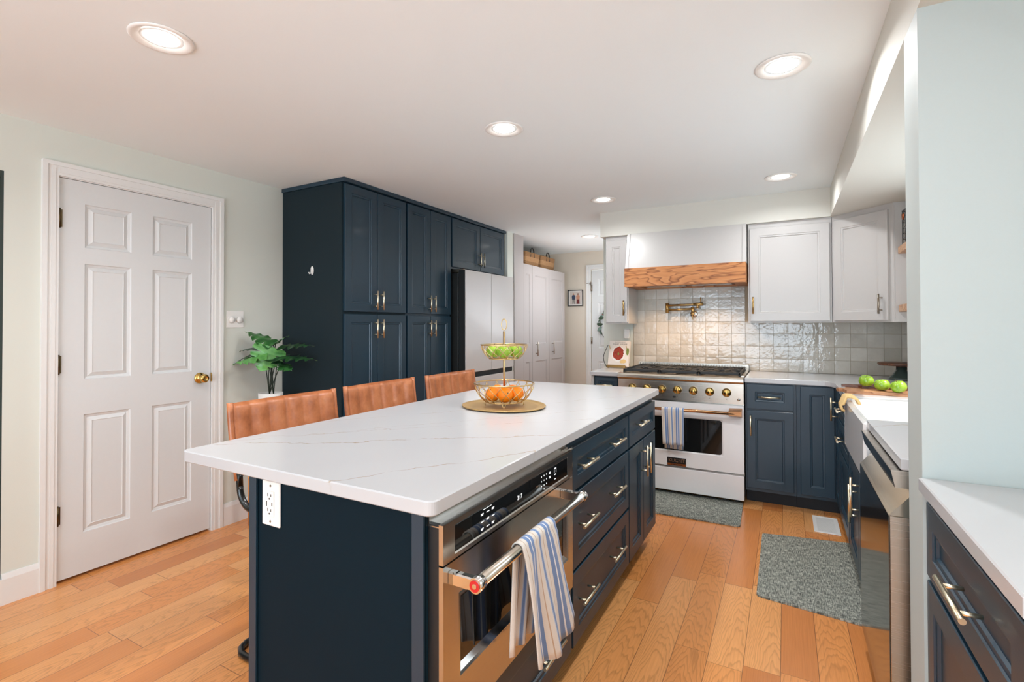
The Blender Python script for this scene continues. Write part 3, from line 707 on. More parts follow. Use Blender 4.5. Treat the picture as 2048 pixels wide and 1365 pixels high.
# --- baskets on the closets
def basket(y0, y1, label, x0=-2.87, x1=-2.625):
    z0 = ZT+0.001; h = 0.165
    r = thing('storage_basket', ((x0+x1)/2, (y0+y1)/2, z0), label, 'basket', 'seagrass baskets on the closets')
    mb = MB(); mb2 = MB(); rows = 15
    def loop(t, z, ins):
        pts = []
        nx = 12
        for (ax, ay, bx, by) in ((x0, y0, x1, y0), (x1, y0, x1, y1), (x1, y1, x0, y1), (x0, y1, x0, y0)):
            for k in range(nx):
                q = k/nx; px = ax+(bx-ax)*q; py = ay+(by-ay)*q
                cxm, cym = (x0+x1)/2, (y0+y1)/2; s_ = 0.90+0.10*t+ins
                pts.append((cxm+(px-cxm)*s_, cym+(py-cym)*s_, z+0.0015*math.sin(k*PI)))
        return pts
    for j in range(rows):
        t = j/(rows-1); (mb2 if 5 <= j <= 9 else mb).tube(loop(t, z0+0.008+t*(h-0.014), 0), 0.0075, 6, True)
    lp = loop(0, z0+0.006, -0.02); mb.add(lp, [list(range(len(lp)))])
    o = mb.build('woven_wall', 'seagrass', r); mb2.build('woven_band', 'seagrass_pale', r)
    for yy in (y0+0.005, y1-0.005):
        pass
    for xx in (x0, x1):
        hb = MB(); ym = (y0+y1)/2; w_ = 0.045
        hb.tube([(xx, ym-w_, z0+h-0.055), (xx, ym-w_, z0+h-0.01)]+[(xx, ym-w_*math.cos(a*PI/8), z0+h+0.055*math.sin(a*PI/8)) for a in range(9)]+[(xx, ym+w_, z0+h-0.055)], 0.0075, 8)
        tag(hb.build('handle', 'black_matte', r), 'black loop handle')
    return r
basket(5.10, 5.485, 'seagrass basket on top of the white closets, the one nearer the refrigerator')
b2 = basket(5.53, 5.94, 'seagrass basket on top of the white closets, the one nearer the framed photo')
mb = MB()
for k in range(3):
    mb.tube([(-2.82+0.04*k, 5.56+0.03*k, ZT+0.13), (-2.80+0.03*k, 5.64, ZT+0.195-0.01*k), (-2.74+.02*k, 5.72+0.02*k, ZT+0.19), (-2.72, 5.80, ZT+0.14)], 0.009, 8)
tag(mb.build('black_strap_bundle', 'black_matte'), 'bundle of black straps poking out of the basket nearer the framed photo', 'straps')
# --- framed photo in the hall
r = thing('picture_frame', (-2.492, YH-0.01, 1.67), 'small square black-framed photo of two people hanging on the hall wall', 'picture')
px0, px1, pz0, pz1 = -2.600, -2.383, 1.562, 1.780
mb = MB()
for (a, b_, c_, d_) in ((px0, px1, pz0, pz0+0.009), (px0, px1, pz1-0.009, pz1), (px0, px0+0.009, pz0+.009, pz1-.009), (px1-0.009, px1, pz0+.009, pz1-.009)): mb.box(a, b_, YH-0.022, YH-0.001, c_, d_)
mb.build('frame', 'black_matte', r)
o = MB().box(px0+.009, px1-.009, YH-0.010, YH-0.002, pz0+.009, pz1-.009).build('mat_board', 'paper_white', r)
o2 = MB().box(px0+.028, px1-.022, YH-0.0115, YH-0.0101, pz0+.024, pz1-.022).build('photo_print', 'photo_sky', r)
def fig(cx, col, leg, dress):
    yy = YH-0.0125; mb = MB(); zb = pz0+0.028
    mb.prism([(-0.022, 0.06), (-0.026, 0.10), (-0.016, 0.122), (0.016, 0.122), (0.026, 0.10), (0.022, 0.06)], 0, 0.0008, Matrix.Translation((cx, yy, zb)) @ Matrix.Rotation(PI/2, 4, 'X'))
    tag(mb.build('figure_top', col, o2), 'blue shirt' if not dress else 'off-shoulder top')
    mb = MB(); mb.prism([(-0.022, 0.0), (-0.020, 0.062), (0.020, 0.062), (0.022, 0.0)] if dress else [(-0.018, 0), (-0.018, 0.062), (0.018, 0.062), (0.018, 0), (0.004, 0), (0, 0.045), (-0.004, 0)], 0, 0.0008, Matrix.Translation((cx, yy, zb)) @ Matrix.Rotation(PI/2, 4, 'X'))
    mb.build('figure_legs', leg, o2)
    mb = MB(); mb.prism([(0.009*math.cos(t*PI/6), 0.134+0.012*math.sin(t*PI/6)) for t in range(12)], 0, 0.0008, Matrix.Translation((cx, yy, zb)) @ Matrix.Rotation(PI/2, 4, 'X'))
    mb.build('figure_head', 'walnut' if dress else 'skin', o2)
fig(-2.518, 'denim_blue', 'grey_trousers', False); fig(-2.455, 'skin', 'maroon', True)
# --- wreath on the hall door
r = thing('door_wreath', (-1.95, YH-0.02, 1.29), 'leafy green and blue-grey wreath hanging on the far hall door', 'wreath')
wc = Vector((-1.905, YH-0.03, 1.29)); WRd = 0.235
mb = MB(); mb.tube([wc+Vector((WRd*math.cos(t*PI/20), 0, WRd*math.sin(t*PI/20))) for t in range(40)], 0.004, 6, True); mb.build('twig_ring', 'stem_green', r)
rw = random.Random(3)
la, lb_, lc = MB(), MB(), MB()
for k in range(44):
    a = rw.uniform(0, 2*PI); p = wc+Vector(((WRd+rw.uniform(-.02, .03))*math.cos(a), rw.uniform(-0.02, 0.005), (WRd+rw.uniform(-.02, .03))*math.sin(a)))
    s_ = rw.uniform(0.022, 0.045); rot = Matrix.Rotation(a+rw.uniform(-1, 1), 4, 'Y') @ Matrix.Rotation(rw.uniform(-.6, .6), 4, 'X')
    tgt = la if k % 3 else lb_
    n0 = 10; pts = [(s_*math.cos(t*2*PI/n0), rw.uniform(0.0, .003), 0.55*s_*math.sin(t*2*PI/n0)) for t in range(n0)]
    tgt.add([(0, -0.004, 0)]+pts, [(0, 1+i, 1+(i+1) % n0) for i in range(n0)], False, Matrix.Translation(p) @ rot)
    if k % 9 == 0: tag(MB().sphere(p, 0.010, n=8, m=6).build('berry', 'berry', r), 'dark red berry')
la.build('leaves', 'leaf_dark', r); tag(lb_.build('pale_leaves', 'eucalyptus', r), 'blue-grey leaves')

# ------------------------------------------------------------------ back run
YF = 4.0      # carcass front, doors proud by 0.019 -> 3.981
Mb = frame_M((0, YF, 0), (1, 0, 0), (0, -1, 0))
# left base cabinet
r = thing('base_cabinet', (-1.31, 4.3, 0), 'narrow navy base cabinet left of the range, white side panel', 'cabinet')
MB().box(-1.405, -1.190, YF, YB-0.002, 0.10, CB-0.001).build('carcass', 'navy_paint', r)
MB().box(-1.40, -1.19, YF+0.07, YB-.01, 0, 0.10).build('toe_kick', 'toe_kick', r)
tag(MB().box(-1.425, -1.406, YF-0.019, YB-0.002, 0.0, CB-0.001).build('side_panel', 'cabinet_white', r), 'white side panel')
cab_front(Mb, r, 'drawer', -1.395, -1.200, 0.70, 0.868, handle=[(-1.305, 0.805, 0.135, False)], fw=0.03)
cab_front(Mb, r, 'door', -1.395, -1.200, 0.115, 0.692)
tag(MB().box(-1.43, -1.184, 3.955, YB-0.001, CB, CT, bev=0.003).build('countertop', 'white_quartz'), 'small white quartz countertop left of the range, under the cookbook', 'countertop')
# right base cabinet (drawer over door) and corner cabinet (lazy susan)
r = thing('base_cabinet', (-0.10, 4.3, 0), 'navy base cabinet immediately right of the range, one drawer above one door', 'cabinet')
MB().box(-0.258, 0.062, YF, YB-0.002, 0.10, CB-0.001).build('carcass', 'navy_paint', r)
MB().box(-0.258, 0.062, YF+0.085, YB-.01, 0, 0.10).build('toe_kick', 'toe_kick', r)
cab_front(Mb, r, 'drawer', -0.250, 0.048, 0.690, 0.872, handle=[(-0.104, 0.781, 0.145, False)])
cab_front(Mb, r, 'door', -0.250, 0.048, 0.122, 0.682, handle=[(-0.222, 0.575, 0.145, True)])
RF = 0.31     # right run carcass front (faces -X); doors proud to 0.291
Mr = frame_M((RF, 0, 0), (0, 1, 0), (-1, 0, 0))
r = thing('corner_base_cabinet', (0.5, 4.2, 0), 'navy corner base cabinet with two narrow doors meeting at the inner corner', 'cabinet')
MB().box(0.064, WR-0.002, YF, YB-0.002, 0.10, CB-0.001).build('carcass', 'navy_paint', r)
MB().box(RF, WR-0.002, 3.72, YF-0.001, 0.10, CB-0.001).build('side_carcass', 'navy_paint', r)
MB().box(0.064, RF+0.085, YF+0.085, YB-.01, 0, 0.10).box(RF+0.085, WR-.01, 3.72, YF+0.2, 0, 0.10).build('toe_kick', 'toe_kick', r)
cab_front(Mb, r, 'door', 0.086, RF-0.022, 0.122, 0.872)
cab_front(Mr, r, 'door', 3.722, YF-0.022, 0.122, 0.872, handle=[(3.86, 0.742, 0.15, True)])
r = thing('drawer_cabinet', (0.6, 3.45, 0), 'navy drawer cabinet between the inner corner and the farmhouse sink', 'cabinet')
MB().box(RF, WR-0.002, 3.20, 3.718, 0.10, CB-0.001).build('carcass', 'navy_paint', r)
MB().box(RF+0.085, WR-.01, 3.20, 3.718, 0, 0.10).build('toe_kick', 'toe_kick', r)
cab_front(Mr, r, 'drawer', 3.212, 3.710, 0.712, 0.872, handle=[(3.50, 0.79, 0.15, False)])
cab_front(Mr, r, 'drawer', 3.212, 3.710, 0.530, 0.704, handle=[(3.50, 0.617, 0.15, False)])
cab_front(Mr, r, 'drawer', 3.212, 3.710, 0.122, 0.522)
r = thing('sink_base_cabinet', (0.6, 2.8, 0), 'navy two-door cabinet under the white farmhouse sink', 'cabinet')
MB().box(RF, WR-0.002, 2.405, 3.196, 0.10, 0.640).build('carcass', 'navy_paint', r)
MB().box(RF+0.085, WR-.01, 2.405, 3.196, 0, 0.10).build('toe_kick', 'toe_kick', r)
cab_front(Mr, r, 'door', 2.412, 2.800, 0.122, 0.612, handle=[(2.765, 0.50, 0.18, True)])
cab_front(Mr, r, 'door', 2.802, 3.190, 0.122, 0.612, handle=[(2.838, 0.45, 0.18, True)])
# countertops : L shape with clipped inner corner, notched for the sink
X0 = 0.283
poly = [(-0.259, 3.965), (0.232, 3.965), (0.262, 3.93), (X0, 3.86), (X0, 3.185), (0.76, 3.185), (0.76, 2.435), (X0, 2.435), (X0, 1.765), (WR-0.001, 1.765), (WR-0.001, YB-0.001), (-0.259, YB-0.001)]
def slab(poly, z0, z1, name, label, bev=0.003):
    mb = MB(); n = len(poly); 
    # shrink top/bottom rims slightly for an eased edge
    def ins(d):
        out = []
        for i in range(n):
            p0, p1, p2 = Vector(poly[i-1]), Vector(poly[i]), Vector(poly[(i+1) % n])
            a = (p1-p0).normalized(); b_ = (p2-p1).normalized(); na = Vector((-a.y, a.x)); nb = Vector((-b_.y, b_.x))
            m_ = (na+nb); k_ = m_.length_squared; m_ = m_*(2/k_) if k_ > 1e-6 else na
            out.append(p1+m_*d)
        return out
    A = ins(bev); lv = [(A, z0), ([Vector(p) for p in poly], z0+bev), ([Vector(p) for p in poly], z1-bev), (A, z1)]
    vs_ = [(p.x, p.y, z) for L_, z in lv for p in L_]
    fs = [(k*n+i, k*n+(i+1) % n, (k+1)*n+(i+1) % n, (k+1)*n+i) for k in range(3) for i in range(n)]
    mb.add(vs_, fs); mb.add([(p.x, p.y, z0) for p in A]+[(p.x, p.y, z1) for p in A], [list(range(n))[::-1], list(range(n, 2*n))])
    return tag(mb.build(name, 'white_quartz'), label, 'countertop')
slab(poly, CB, CT, 'countertop', 'white quartz countertop wrapping the back right corner around the sink')
# ------------------------------------------------------------------ farmhouse sink
r = thing('farmhouse_sink', (0.5, 2.81, 0.66), 'white apron-front farmhouse sink set into the right-hand counter', 'sink')
def sink():
    mb = MB(); x0, x1, y0, y1, zt, zb = 0.272, 0.757, 2.438, 3.182, 0.902, 0.655; w_ = 0.025
    # outer shell
    mb.box(x0, x0+0.032, y0, y1, zb, zt, bev=0.010)
    mb.box(x0+0.032, x1, y0, y0+w_, zb, zt, bev=0.004); mb.box(x0+0.032, x1, y1-w_, y1, zb, zt, bev=0.004)
    mb.box(x1-w_, x1, y0+w_, y1-w_, zb, zt, bev=0.004)
    mb.box(x0+0.02, x1, y0+0.01, y1-0.01, zb+0.001, zb+0.022)
    return mb
sink().build('basin', 'fireclay', r)
MB().lathe([(0, 0.0), (0.030, 0.0), (0.040, 0.003), (0.044, 0.001)], (0.52, 2.81, 0.678), 24).build('drain', 'chrome', r)
# natural scrubber draped over the apron corner
mb = MB(); rs = random.Random(5); N1, N2 = 14, 9; V = []
for i in range(N1):
    for j in range(N2):
        a = i/(N1-1); b_ = j/(N2-1); ang = PI*(a*1.05-0.05)
        x = 0.285-0.034*math.cos(ang); z = 0.893+0.030*math.sin(ang); 
        if a < 0.35: z = 0.893-(0.35-a)*0.10; x = 0.262-0.010*math.sin(a*9)
        y = 3.02+b_*0.12+rs.uniform(-.004, .004); V.append((x+rs.uniform(-.003, .003), y, z+rs.uniform(-.003, .003)))
mb.add(V, [(i*N2+j, i*N2+j+1, (i+1)*N2+j+1, (i+1)*N2+j) for i in range(N1-1) for j in range(N2-1)], True)
o = mb.build('scrub_cloth', 'bristle'); sm = o.modifiers.new('s', 'SOLIDIFY'); sm.thickness = 0.010; sm.offset = 1
tag(o, 'tan bristly scrub cloth hooked over the far corner of the sink apron', 'scrubber')
# ------------------------------------------------------------------ dishwasher
r = thing('dishwasher', (0.6, 2.08, 0), 'stainless dishwasher with black control strip at the near end of the right-hand run', 'dishwasher')
dy0, dy1 = 1.778, 2.398
MB().box(0.335, WR-0.01, dy0, dy1, 0.10, 0.874).build('tub', 'steel_x', r)
MB().box(0.36, WR-0.01, dy0+.005, dy1-.005, 0, 0.10).build('toe_kick', 'black_matte', r)
mb = MB(); mb.prism([(0.272, 0.826), (0.262, 0.876), (0.334, 0.876), (0.334, 0.826)], 0, dy1-dy0, Matrix(((1, 0, 0, 0), (0, 0, 1, dy0), (0, 1, 0, 0), (0, 0, 0, 1))))
o = mb.build('control_housing', 'steel_x', r)
mb = MB(); mb.prism([(0.2708, 0.8265), (0.2608, 0.8755), (0.2625, 0.8757), (0.2725, 0.8267)], 0, dy1-dy0-0.002, Matrix(((1, 0, 0, 0), (0, 0, 1, dy0+.001), (0, 1, 0, 0), (0, 0, 0, 1))))
tag(mb.build('control_panel', 'black_glass', r), 'black glossy control strip')
# pocket: slopes in from the door top edge
mb = MB(); mb.prism([(0.256, 0.745), (0.262, 0.752), (0.316, 0.818), (0.334, 0.822), (0.334, 0.745)], 0, dy1-dy0, Matrix(((1, 0, 0, 0), (0, 0, 1, dy0), (0, 1, 0, 0), (0, 0, 0, 1))))
mb.build('pocket_handle', 'steel_bright', r)
o = MB().box(0.2575, 0.334, dy0, dy1, 0.105, 0.744, bev=0.002).build('door', 'steel_x', r)
MB().box(0.2555, 0.2572, dy0+0.001, dy1-0.001, 0.106, 0.743).build('front_panel', 'dark_black_steel', o)
# ------------------------------------------------------------------ near right cabinet (beyond the stub wall)
NF = 0.318
Mn = frame_M((NF, 0, 0), (0, 1, 0), (-1, 0, 0))
r = thing('base_cabinet', (0.6, 1.3, 0), 'navy base cabinet with one drawer at the right edge, nearest the camera', 'cabinet')
MB().box(NF, WR-0.002, 0.965, 1.566, 0.10, CB-0.001).build('carcass', 'navy_paint', r)
tag(MB().box(NF-0.004, NF-0.001, 1.5, 1.566, 0.0, CB-0.001).build('filler_strip', 'trim_white', r), 'white filler strip')
MB().box(NF+0.07, WR-.01, 0.965, 1.566, 0, 0.10).build('toe_kick', 'toe_kick', r)
cab_front(Mn, r, 'drawer', 0.985, 1.562, 0.680, 0.860, handle=[(1.232, 0.772, 0.175, False)])
cab_front(Mn, r, 'door', 0.985, 1.562, 0.115, 0.670)
slab([(0.286, 0.95), (WR-0.001, 0.95), (WR-0.001, 1.5665), (0.286, 1.5665)], CB, CT, 'countertop', 'white quartz countertop at the right edge against the pale stub wall')
# ------------------------------------------------------------------ wall cabinets
YU = 4.285
Mu = frame_M((0, YU, 0), (1, 0, 0), (0, -1, 0))
def upper(x0, x1, label, hx, dmargin=0.012, side='L'):
    r = thing('wall_cabinet', ((x0+x1)/2, (YU+YB)/2, 1.312), label, 'cabinet')
    MB().box(x0, x1, YU, YB-0.003, 1.312, SZ-0.0005).build('carcass', 'cabinet_white', r)
    cab_front(Mu, r, 'door', x0+dmargin, x1-dmargin, 1.322, 2.043, 'cabinet_white', [(hx, 1.445, 0.13, True)], 'brass_satin', fw=0.06)
    return r
upper(-1.395, -1.193, 'narrow white wall cabinet left of the range hood', -1.225, 0.006)
upper(-0.250, 0.300, 'wide white wall cabinet right of the range hood', -0.215)
# diagonal corner cabinet
cA = Vector((0.303, YU)); cB = Vector((0.612, YU-0.309))
r = thing('corner_wall_cabinet', (0.6, 4.3, 1.312), 'white diagonal corner wall cabinet next to the open oak shelves', 'cabinet')
mb = MB(); mb.prism([(cA.x, cA.y), (cB.x, cB.y), (WR-0.003, cB.y), (WR-0.003, YB-0.003), (cA.x, YB-0.003)], 1.312, SZ-0.0005); mb.build('carcass', 'cabinet_white', r)
d = (cB-cA).normalized(); Ld = (cB-cA).length
Mdg = frame_M((cA.x, cA.y, 0), (d.x, d.y, 0), (d.y, -d.x, 0))
o = cab_front(Mdg, r, 'door', 0.022, Ld-0.022, 1.322, 2.043, 'cabinet_white', [(Ld-0.062, 1.43, 0.13, True)], 'nickel', fw=0.06)
# open shelves on the right wall
for z0, z1, lb in ((1.745, 1.79, 'upper oak floating shelf right of the corner wall cabinet, holding the wire basket'), (1.375, 1.42, 'lower oak floating shelf right of the corner wall cabinet')):
    tag(MB().box(0.635, WR-0.002, 3.46, 3.965, z0, z1, bev=0.002).build('floating_shelf', 'oak_shelf'), lb, 'shelf')
tag(MB().box(0.62, WR-0.003, 3.968, 3.9745, 1.312, 2.06).build('cabinet_end_panel', 'cabinet_white'), 'white end panel between the corner wall cabinet and the oak shelves', 'panel')
# wire basket on the shelf
bx0, bx1, by0, by1, bz0, bz1 = 0.652, 0.90, 3.56, 3.93, 1.793, 2.03
r = thing('wire_basket', ((bx0+bx1)/2, (by0+by1)/2, bz0), 'black wire basket on the upper oak shelf', 'basket')
mb = MB()
def rect_loop(z, e=0.0): return [(bx0-e, by0-e, z), (bx1+e, by0-e, z), (bx1+e, by1+e, z), (bx0-e, by1+e, z)]
for k in range(7):
    z = bz0+0.004+(bz1-bz0-0.03)*k/6; L_ = rect_loop(z); 
    for i in range(4): mb.cyl(L_[i], L_[(i+1) % 4], 0.0016, n=6)
for k in range(9):
    y = by0+(by1-by0)*k/8
    for x in (bx0, bx1): mb.cyl((x, y, bz0+.004), (x, y, bz1-.02-(0.03 if 2 < k < 6 else 0)), 0.0014, n=6)
    mb.cyl((bx0, y, bz0+.004), (bx1, y, bz0+.004), 0.0014, n=6)
for k in range(7):
    x = bx0+(bx1-bx0)*k/6
    for y in (by0, by1): mb.cyl((x, y, bz0+.004), (x, y, bz1-.02), 0.0014, n=6)
mb.tube([(bx0, by0+(by1-by0)*t/12, bz1-0.02-0.045*math.sin(PI*t/12)**2) for t in range(13)], 0.003, 8)
mb.build('wire_cage', 'black_matte', r)
tag(MB().tube([(bx0-0.004, 3.88-0.02*math.cos(t*PI/8), 1.985-0.035*math.sin(t*PI/8)) for t in range(9)], 0.005, 8).build('handle', 'copper', r), 'copper-coloured bail handle')
for (x, y, s_, lb) in ((0.72, 3.86, 0.042, 'copper-coloured cup standing behind in the wire basket'), (0.71, 3.74, 0.040, 'copper-coloured cup lying in front in the wire basket')):
    mb = MB(); M_ = Matrix.Translation((x, y, bz0+0.048)) @ (Matrix.Rotation(0.0, 4, 'X') if y > 3.8 else Matrix.Rotation(PI/2, 4, 'X'))
    mb.lathe([(0, -0.040), (s_*0.8, -0.040), (s_*0.96, -0.03), (s_, 0.01), (s_*0.96, 0.045), (s_*0.92, 0.045), (s_*0.93, 0.0), (s_*0.7, -0.034), (0, -0.036)], (0, 0, 0), 28, M_)
    tag(mb.build('copper_cup', 'copper'), lb, 'cup', 'copper cups in the wire basket')
# ------------------------------------------------------------------ backsplash (hand-made square tiles)
def backsplash():
    mb = MB(); px = 0.1043; pz = 0.1028; rt = random.Random(11); y0 = YB-0.004
    x = -1.232; z0 = CT+0.001
    cols = int((WR-0.002-x)/px); rows = 7
    mb.box(-1.236, WR-0.002, y0, YB-0.001, CT+0.0005, 1.64)
    for i in range(cols):
        for j in range(rows):
            a, b_ = x+i*px+0.0013, x+(i+1)*px-0.0013; c_, d_ = z0+j*pz+0.0013, z0+(j+1)*pz-0.0013
            if d_ > 1.638: d_ = 1.638
            if d_-c_ < 0.01: continue
            if j >= 4 and not (-1.19 < (a+b_)/2 < -0.25): continue
            tx, tz = rt.uniform(-0.010, 0.010), rt.uniform(-0.010, 0.010); th = rt.uniform(0.0046, 0.0062); n = 7; V = []
            sd = rt.uniform(0, 50)
            for p in range(n):
                for q in range(n):
                    u, v = p/(n-1), q/(n-1); X = a+(b_-a)*u; Z = c_+(d_-c_)*v
                    e = min(u, 1-u, v, 1-v); rnd = -0.0006 if e < 0.01 else 0
                    h = th+tx*(u-.5)*0.09+tz*(v-.5)*0.09+0.0010*noise.noise(Vector((X*28+sd, Z*28, sd)))+rnd
                    V.append((X, y0-h, Z))
            mb.add(V, [(p*n+q, (p+1)*n+q, (p+1)*n+q+1, p*n+q+1) for p in range(n-1) for q in range(n-1)], True)
            mb.add([(a, y0, c_), (b_, y0, c_), (b_, y0, d_), (a, y0, d_), V[0], V[(n-1)*n], V[n*n-1], V[n-1]], [(0, 1, 5, 4), (1, 2, 6, 5), (2, 3, 7, 6), (3, 0, 4, 7)])
    m, nt, b_ = new_mat('zellige'); g = NT(nt)
    o, X, Y, Z = g.xyz()
    wn = g.n('ShaderNodeTexWhiteNoise', noise_dimensions='2D')
    g.l(g.comb(g.math('FLOOR', g.math('DIVIDE', g.math('ADD', X, 1.232), px)), g.math('FLOOR', g.math('DIVIDE', g.math('SUBTRACT', Z, z0), pz))), wn.inputs['Vector'])
    face = g.math('LESS_THAN', Y, y0-0.0022)
    c = g.ramp(wn.outputs['Value'], [(0, srgb(190, 184, 172)), (0.5, srgb(203, 197, 186)), (1, srgb(214, 209, 199))])
    c = g.mix(0.18, c, g.noise(o, 18.0, 3), 'MULTIPLY')
    g.l(g.mix(face, srgb(176, 162, 140), c), b_.inputs['Base Color'])
    g.l(g.math('SUBTRACT', 0.85, g.math('MULTIPLY', face, 0.77)), b_.inputs['Roughness'])
    bp = g.n('ShaderNodeBump'); bp.inputs['Strength'].default_value = 0.35; bp.inputs['Distance'].default_value = 0.004
    g.l(g.noise(o, 46.0, 2), bp.inputs['Height']); g.l(bp.outputs[0], b_.inputs['Normal'])
    o_ = mb.build('tile_backsplash', 'zellige', fix=False)
    tag(o_, 'glossy handmade cream square tile backsplash behind the range and corner counter', 'backsplash')
backsplash()
tag(MB().box(-1.318, -1.266, YB-0.030, YB-0.001, 1.172, 1.262, bev=0.006).build('plug_in_box', 'white_plastic'), 'small white plug-in box on the wall above the cookbook', 'adapter')
# ------------------------------------------------------------------ range hood
r = thing('range_hood', (-0.725, 4.4, 1.62), 'white sloped range hood with an oak band along the bottom', 'range hood')
hx0, hx1 = -1.19, -0.259; yb = 4.15
mb = MB(); a, b_ = -1.160, -0.283
V = [(a, 4.165, 1.777), (b_, 4.165, 1.777), (b_, 4.243, SZ), (a, 4.243, SZ), (a, YB-0.002, 1.777), (b_, YB-0.002, 1.777), (b_, YB-0.002, SZ), (a, YB-0.002, SZ)]
mb.add(V, [(0, 1, 2, 3), (1, 5, 6, 2), (4, 0, 3, 7), (5, 4, 7, 6), (3, 2, 6, 7), (4, 5, 1, 0)])
mb.build('hood_body', 'cabinet_white', r)
for xx in (a-0.026, b_):     # corner boards
    V = [(xx, 4.158, 1.777), (xx+0.026, 4.158, 1.777), (xx+0.026, 4.236, SZ), (xx, 4.236, SZ), (xx, YB-0.003, 1.777), (xx+0.026, YB-0.003, 1.777), (xx+0.026, YB-0.003, SZ), (xx, YB-0.003, SZ)]
    MB().add(V, [(0, 1, 2, 3), (1, 5, 6, 2), (4, 0, 3, 7), (5, 4, 7, 6), (3, 2, 6, 7), (4, 5, 1, 0)]).build('corner_board', 'cabinet_white', r)
mb = MB(); mb.box(hx0, hx1, yb, yb+0.02, 1.622, 1.776); mb.box(hx0, hx0+0.02, yb+0.02, YB-0.012, 1.622, 1.776); mb.box(hx1-0.02, hx1, yb+0.02, YB-0.012, 1.622, 1.776)
mb.box(hx0+0.02, hx0+0.09, yb+0.02, YB-0.012, 1.622, 1.64); mb.box(hx1-0.09, hx1-0.02, yb+0.02, YB-0.012, 1.622, 1.64); mb.box(hx0+0.09, hx1-0.09, yb+0.02, yb+0.09, 1.622, 1.64)
mb.box(hx0+.09, hx1-.09, YB-0.05, YB-0.012, 1.622, 1.64)
mb.build('oak_band', 'oak_band', r)
o = MB().box(hx0+.09, hx1-.09, yb+.09, YB-.05, 1.640, 1.650).build('vent_insert', 'filter_mesh', r)
MB().box(-1.07, -0.745, 4.30, 4.52, 1.632, 1.640, bev=0.002).build('filter', 'steel_x', o); MB().box(-0.70, -0.38, 4.30, 4.52, 1.632, 1.640, bev=0.002).build('filter', 'steel_x', o)
for xx in (-1.0, -0.58): MB().box(xx, xx+0.12, 4.25, 4.275, 1.634, 1.6395).build('lamp_lens', 'hood_lamp', o)
lamp('hood_bulb', 'AREA', (-0.94, 4.26, 1.625), 1.25, (1.0, 0.62, 0.32), (0, 0.12, -1), shape='RECTANGLE', size=0.14, size_y=0.05, spread=1.9)
lamp('hood_bulb', 'AREA', (-0.52, 4.26, 1.625), 1.25, (1.0, 0.62, 0.32), (0, 0.12, -1), shape='RECTANGLE', size=0.14, size_y=0.05, spread=1.9)
# ------------------------------------------------------------------ pot filler
r = thing('pot_filler', (-0.69, YB-0.01, 1.40), 'brass folding pot filler faucet on the tiles above the range', 'faucet')
wx = -0.70; yw = YB-0.012
tag(MB().lathe([(0, 0), (0.032, 0), (0.032, 0.004), (0.027, 0.009), (0, 0.010)], (wx, yw, 1.392), 28, axis=(0, -1, 0)).build('wall_plate', 'chrome', r), 'round wall plate')
mb = MB(); ya = 4.53
mb.cyl((wx, yw-.01, 1.392), (wx, ya, 1.392), 0.010, n=16).sphere((wx, ya, 1.392), 0.016)
mb.cyl((wx, ya, 1.392), (wx, ya, 1.452), 0.0135, n=18)
mb.cyl((wx, ya, 1.385), (wx, ya, 1.345), 0.003, n=8).cyl((wx-0.002, ya, 1.352), (wx-0.002, ya-0.02, 1.350), 0.003, n=8)
mb.build('valve_body', 'brass_satin', r)
mb = MB(); mb.cyl((wx, ya, 1.437), (-0.915, ya, 1.430), 0.009, n=16); mb.build('lower_arm', 'brass_satin', r)
mb = MB(); mb.cyl((-0.915, ya, 1.405), (-0.915, ya, 1.490), 0.0145, n=18); mb.build('elbow_joint', 'brass_satin', r)
mb = MB(); mb.cyl((-0.915, ya, 1.470), (-0.62, ya, 1.476), 0.009, n=16).cyl((-0.69, ya, 1.475), (-0.615, ya, 1.477), 0.014, n=18)
mb.cyl((-0.66, ya, 1.475), (-0.66, ya, 1.440), 0.012, 0.010, n=16); mb.build('upper_arm', 'brass_satin', r)
MB().cyl((-0.634, ya, 1.48), (-0.634, ya-0.004, 1.535), 0.005, n=10).build('lever', 'brass_satin', r)

# ------------------------------------------------------------------ range
r = thing('range_cooker', (-0.7225, 4.25, 0), 'white and stainless seven-knob gas range with bronze handle and cast iron grates', 'range')
rx0, rx1 = -1.1805, -0.2645; ry = 3.93
MB().box(rx0, rx1, 3.985, YB-0.03, 0.045, 0.905).build('body', 'steel_x', r)
for x in (rx0+0.05, rx1-0.05):
    for y in (4.02, 4.5): MB().cyl((x, y, 0), (x, y, 0.046), 0.018, n=12).build('foot', 'black_matte', r)
MB().box(rx0+.01, rx1-.01, 4.03, 4.04, 0.005, 0.05).build('kick_plate', 'black_matte', r)
mb = MB(); Myz = lambda x: Matrix(((0, 0, 1, x), (1, 0, 0, 0), (0, 1, 0, 0), (0, 0, 0, 1)))   # poly (y,z), extruded along x
mb.prism([(3.984, 0.722), (ry, 0.722), (ry, 0.868), (3.984, 0.868)], 0, rx1-rx0, Myz(rx0)); mb.build('control_panel', 'steel_x', r)
mb = MB(); mb.prism([(3.984, 0.869), (ry-0.004, 0.869), (ry-0.018, 0.874), (ry-0.022, 0.884), (ry-0.022, 0.903), (ry-0.016, 0.914), (ry, 0.917), (3.99, 0.917), (4.02, 0.910), (4.02, 0.869)], 0, rx1-rx0, Myz(rx0)); mb.build('bullnose', 'steel_x', r)
mb = MB(); mb.box(rx0, rx1, 4.0, YB-0.03, 0.9055, 0.913); mb.box(rx0, rx0+0.02, 4.0, YB-.03, .913, .922); mb.box(rx1-.02, rx1, 4.0, YB-.03, .913, .922); mb.build('cooktop', 'steel_x', r)
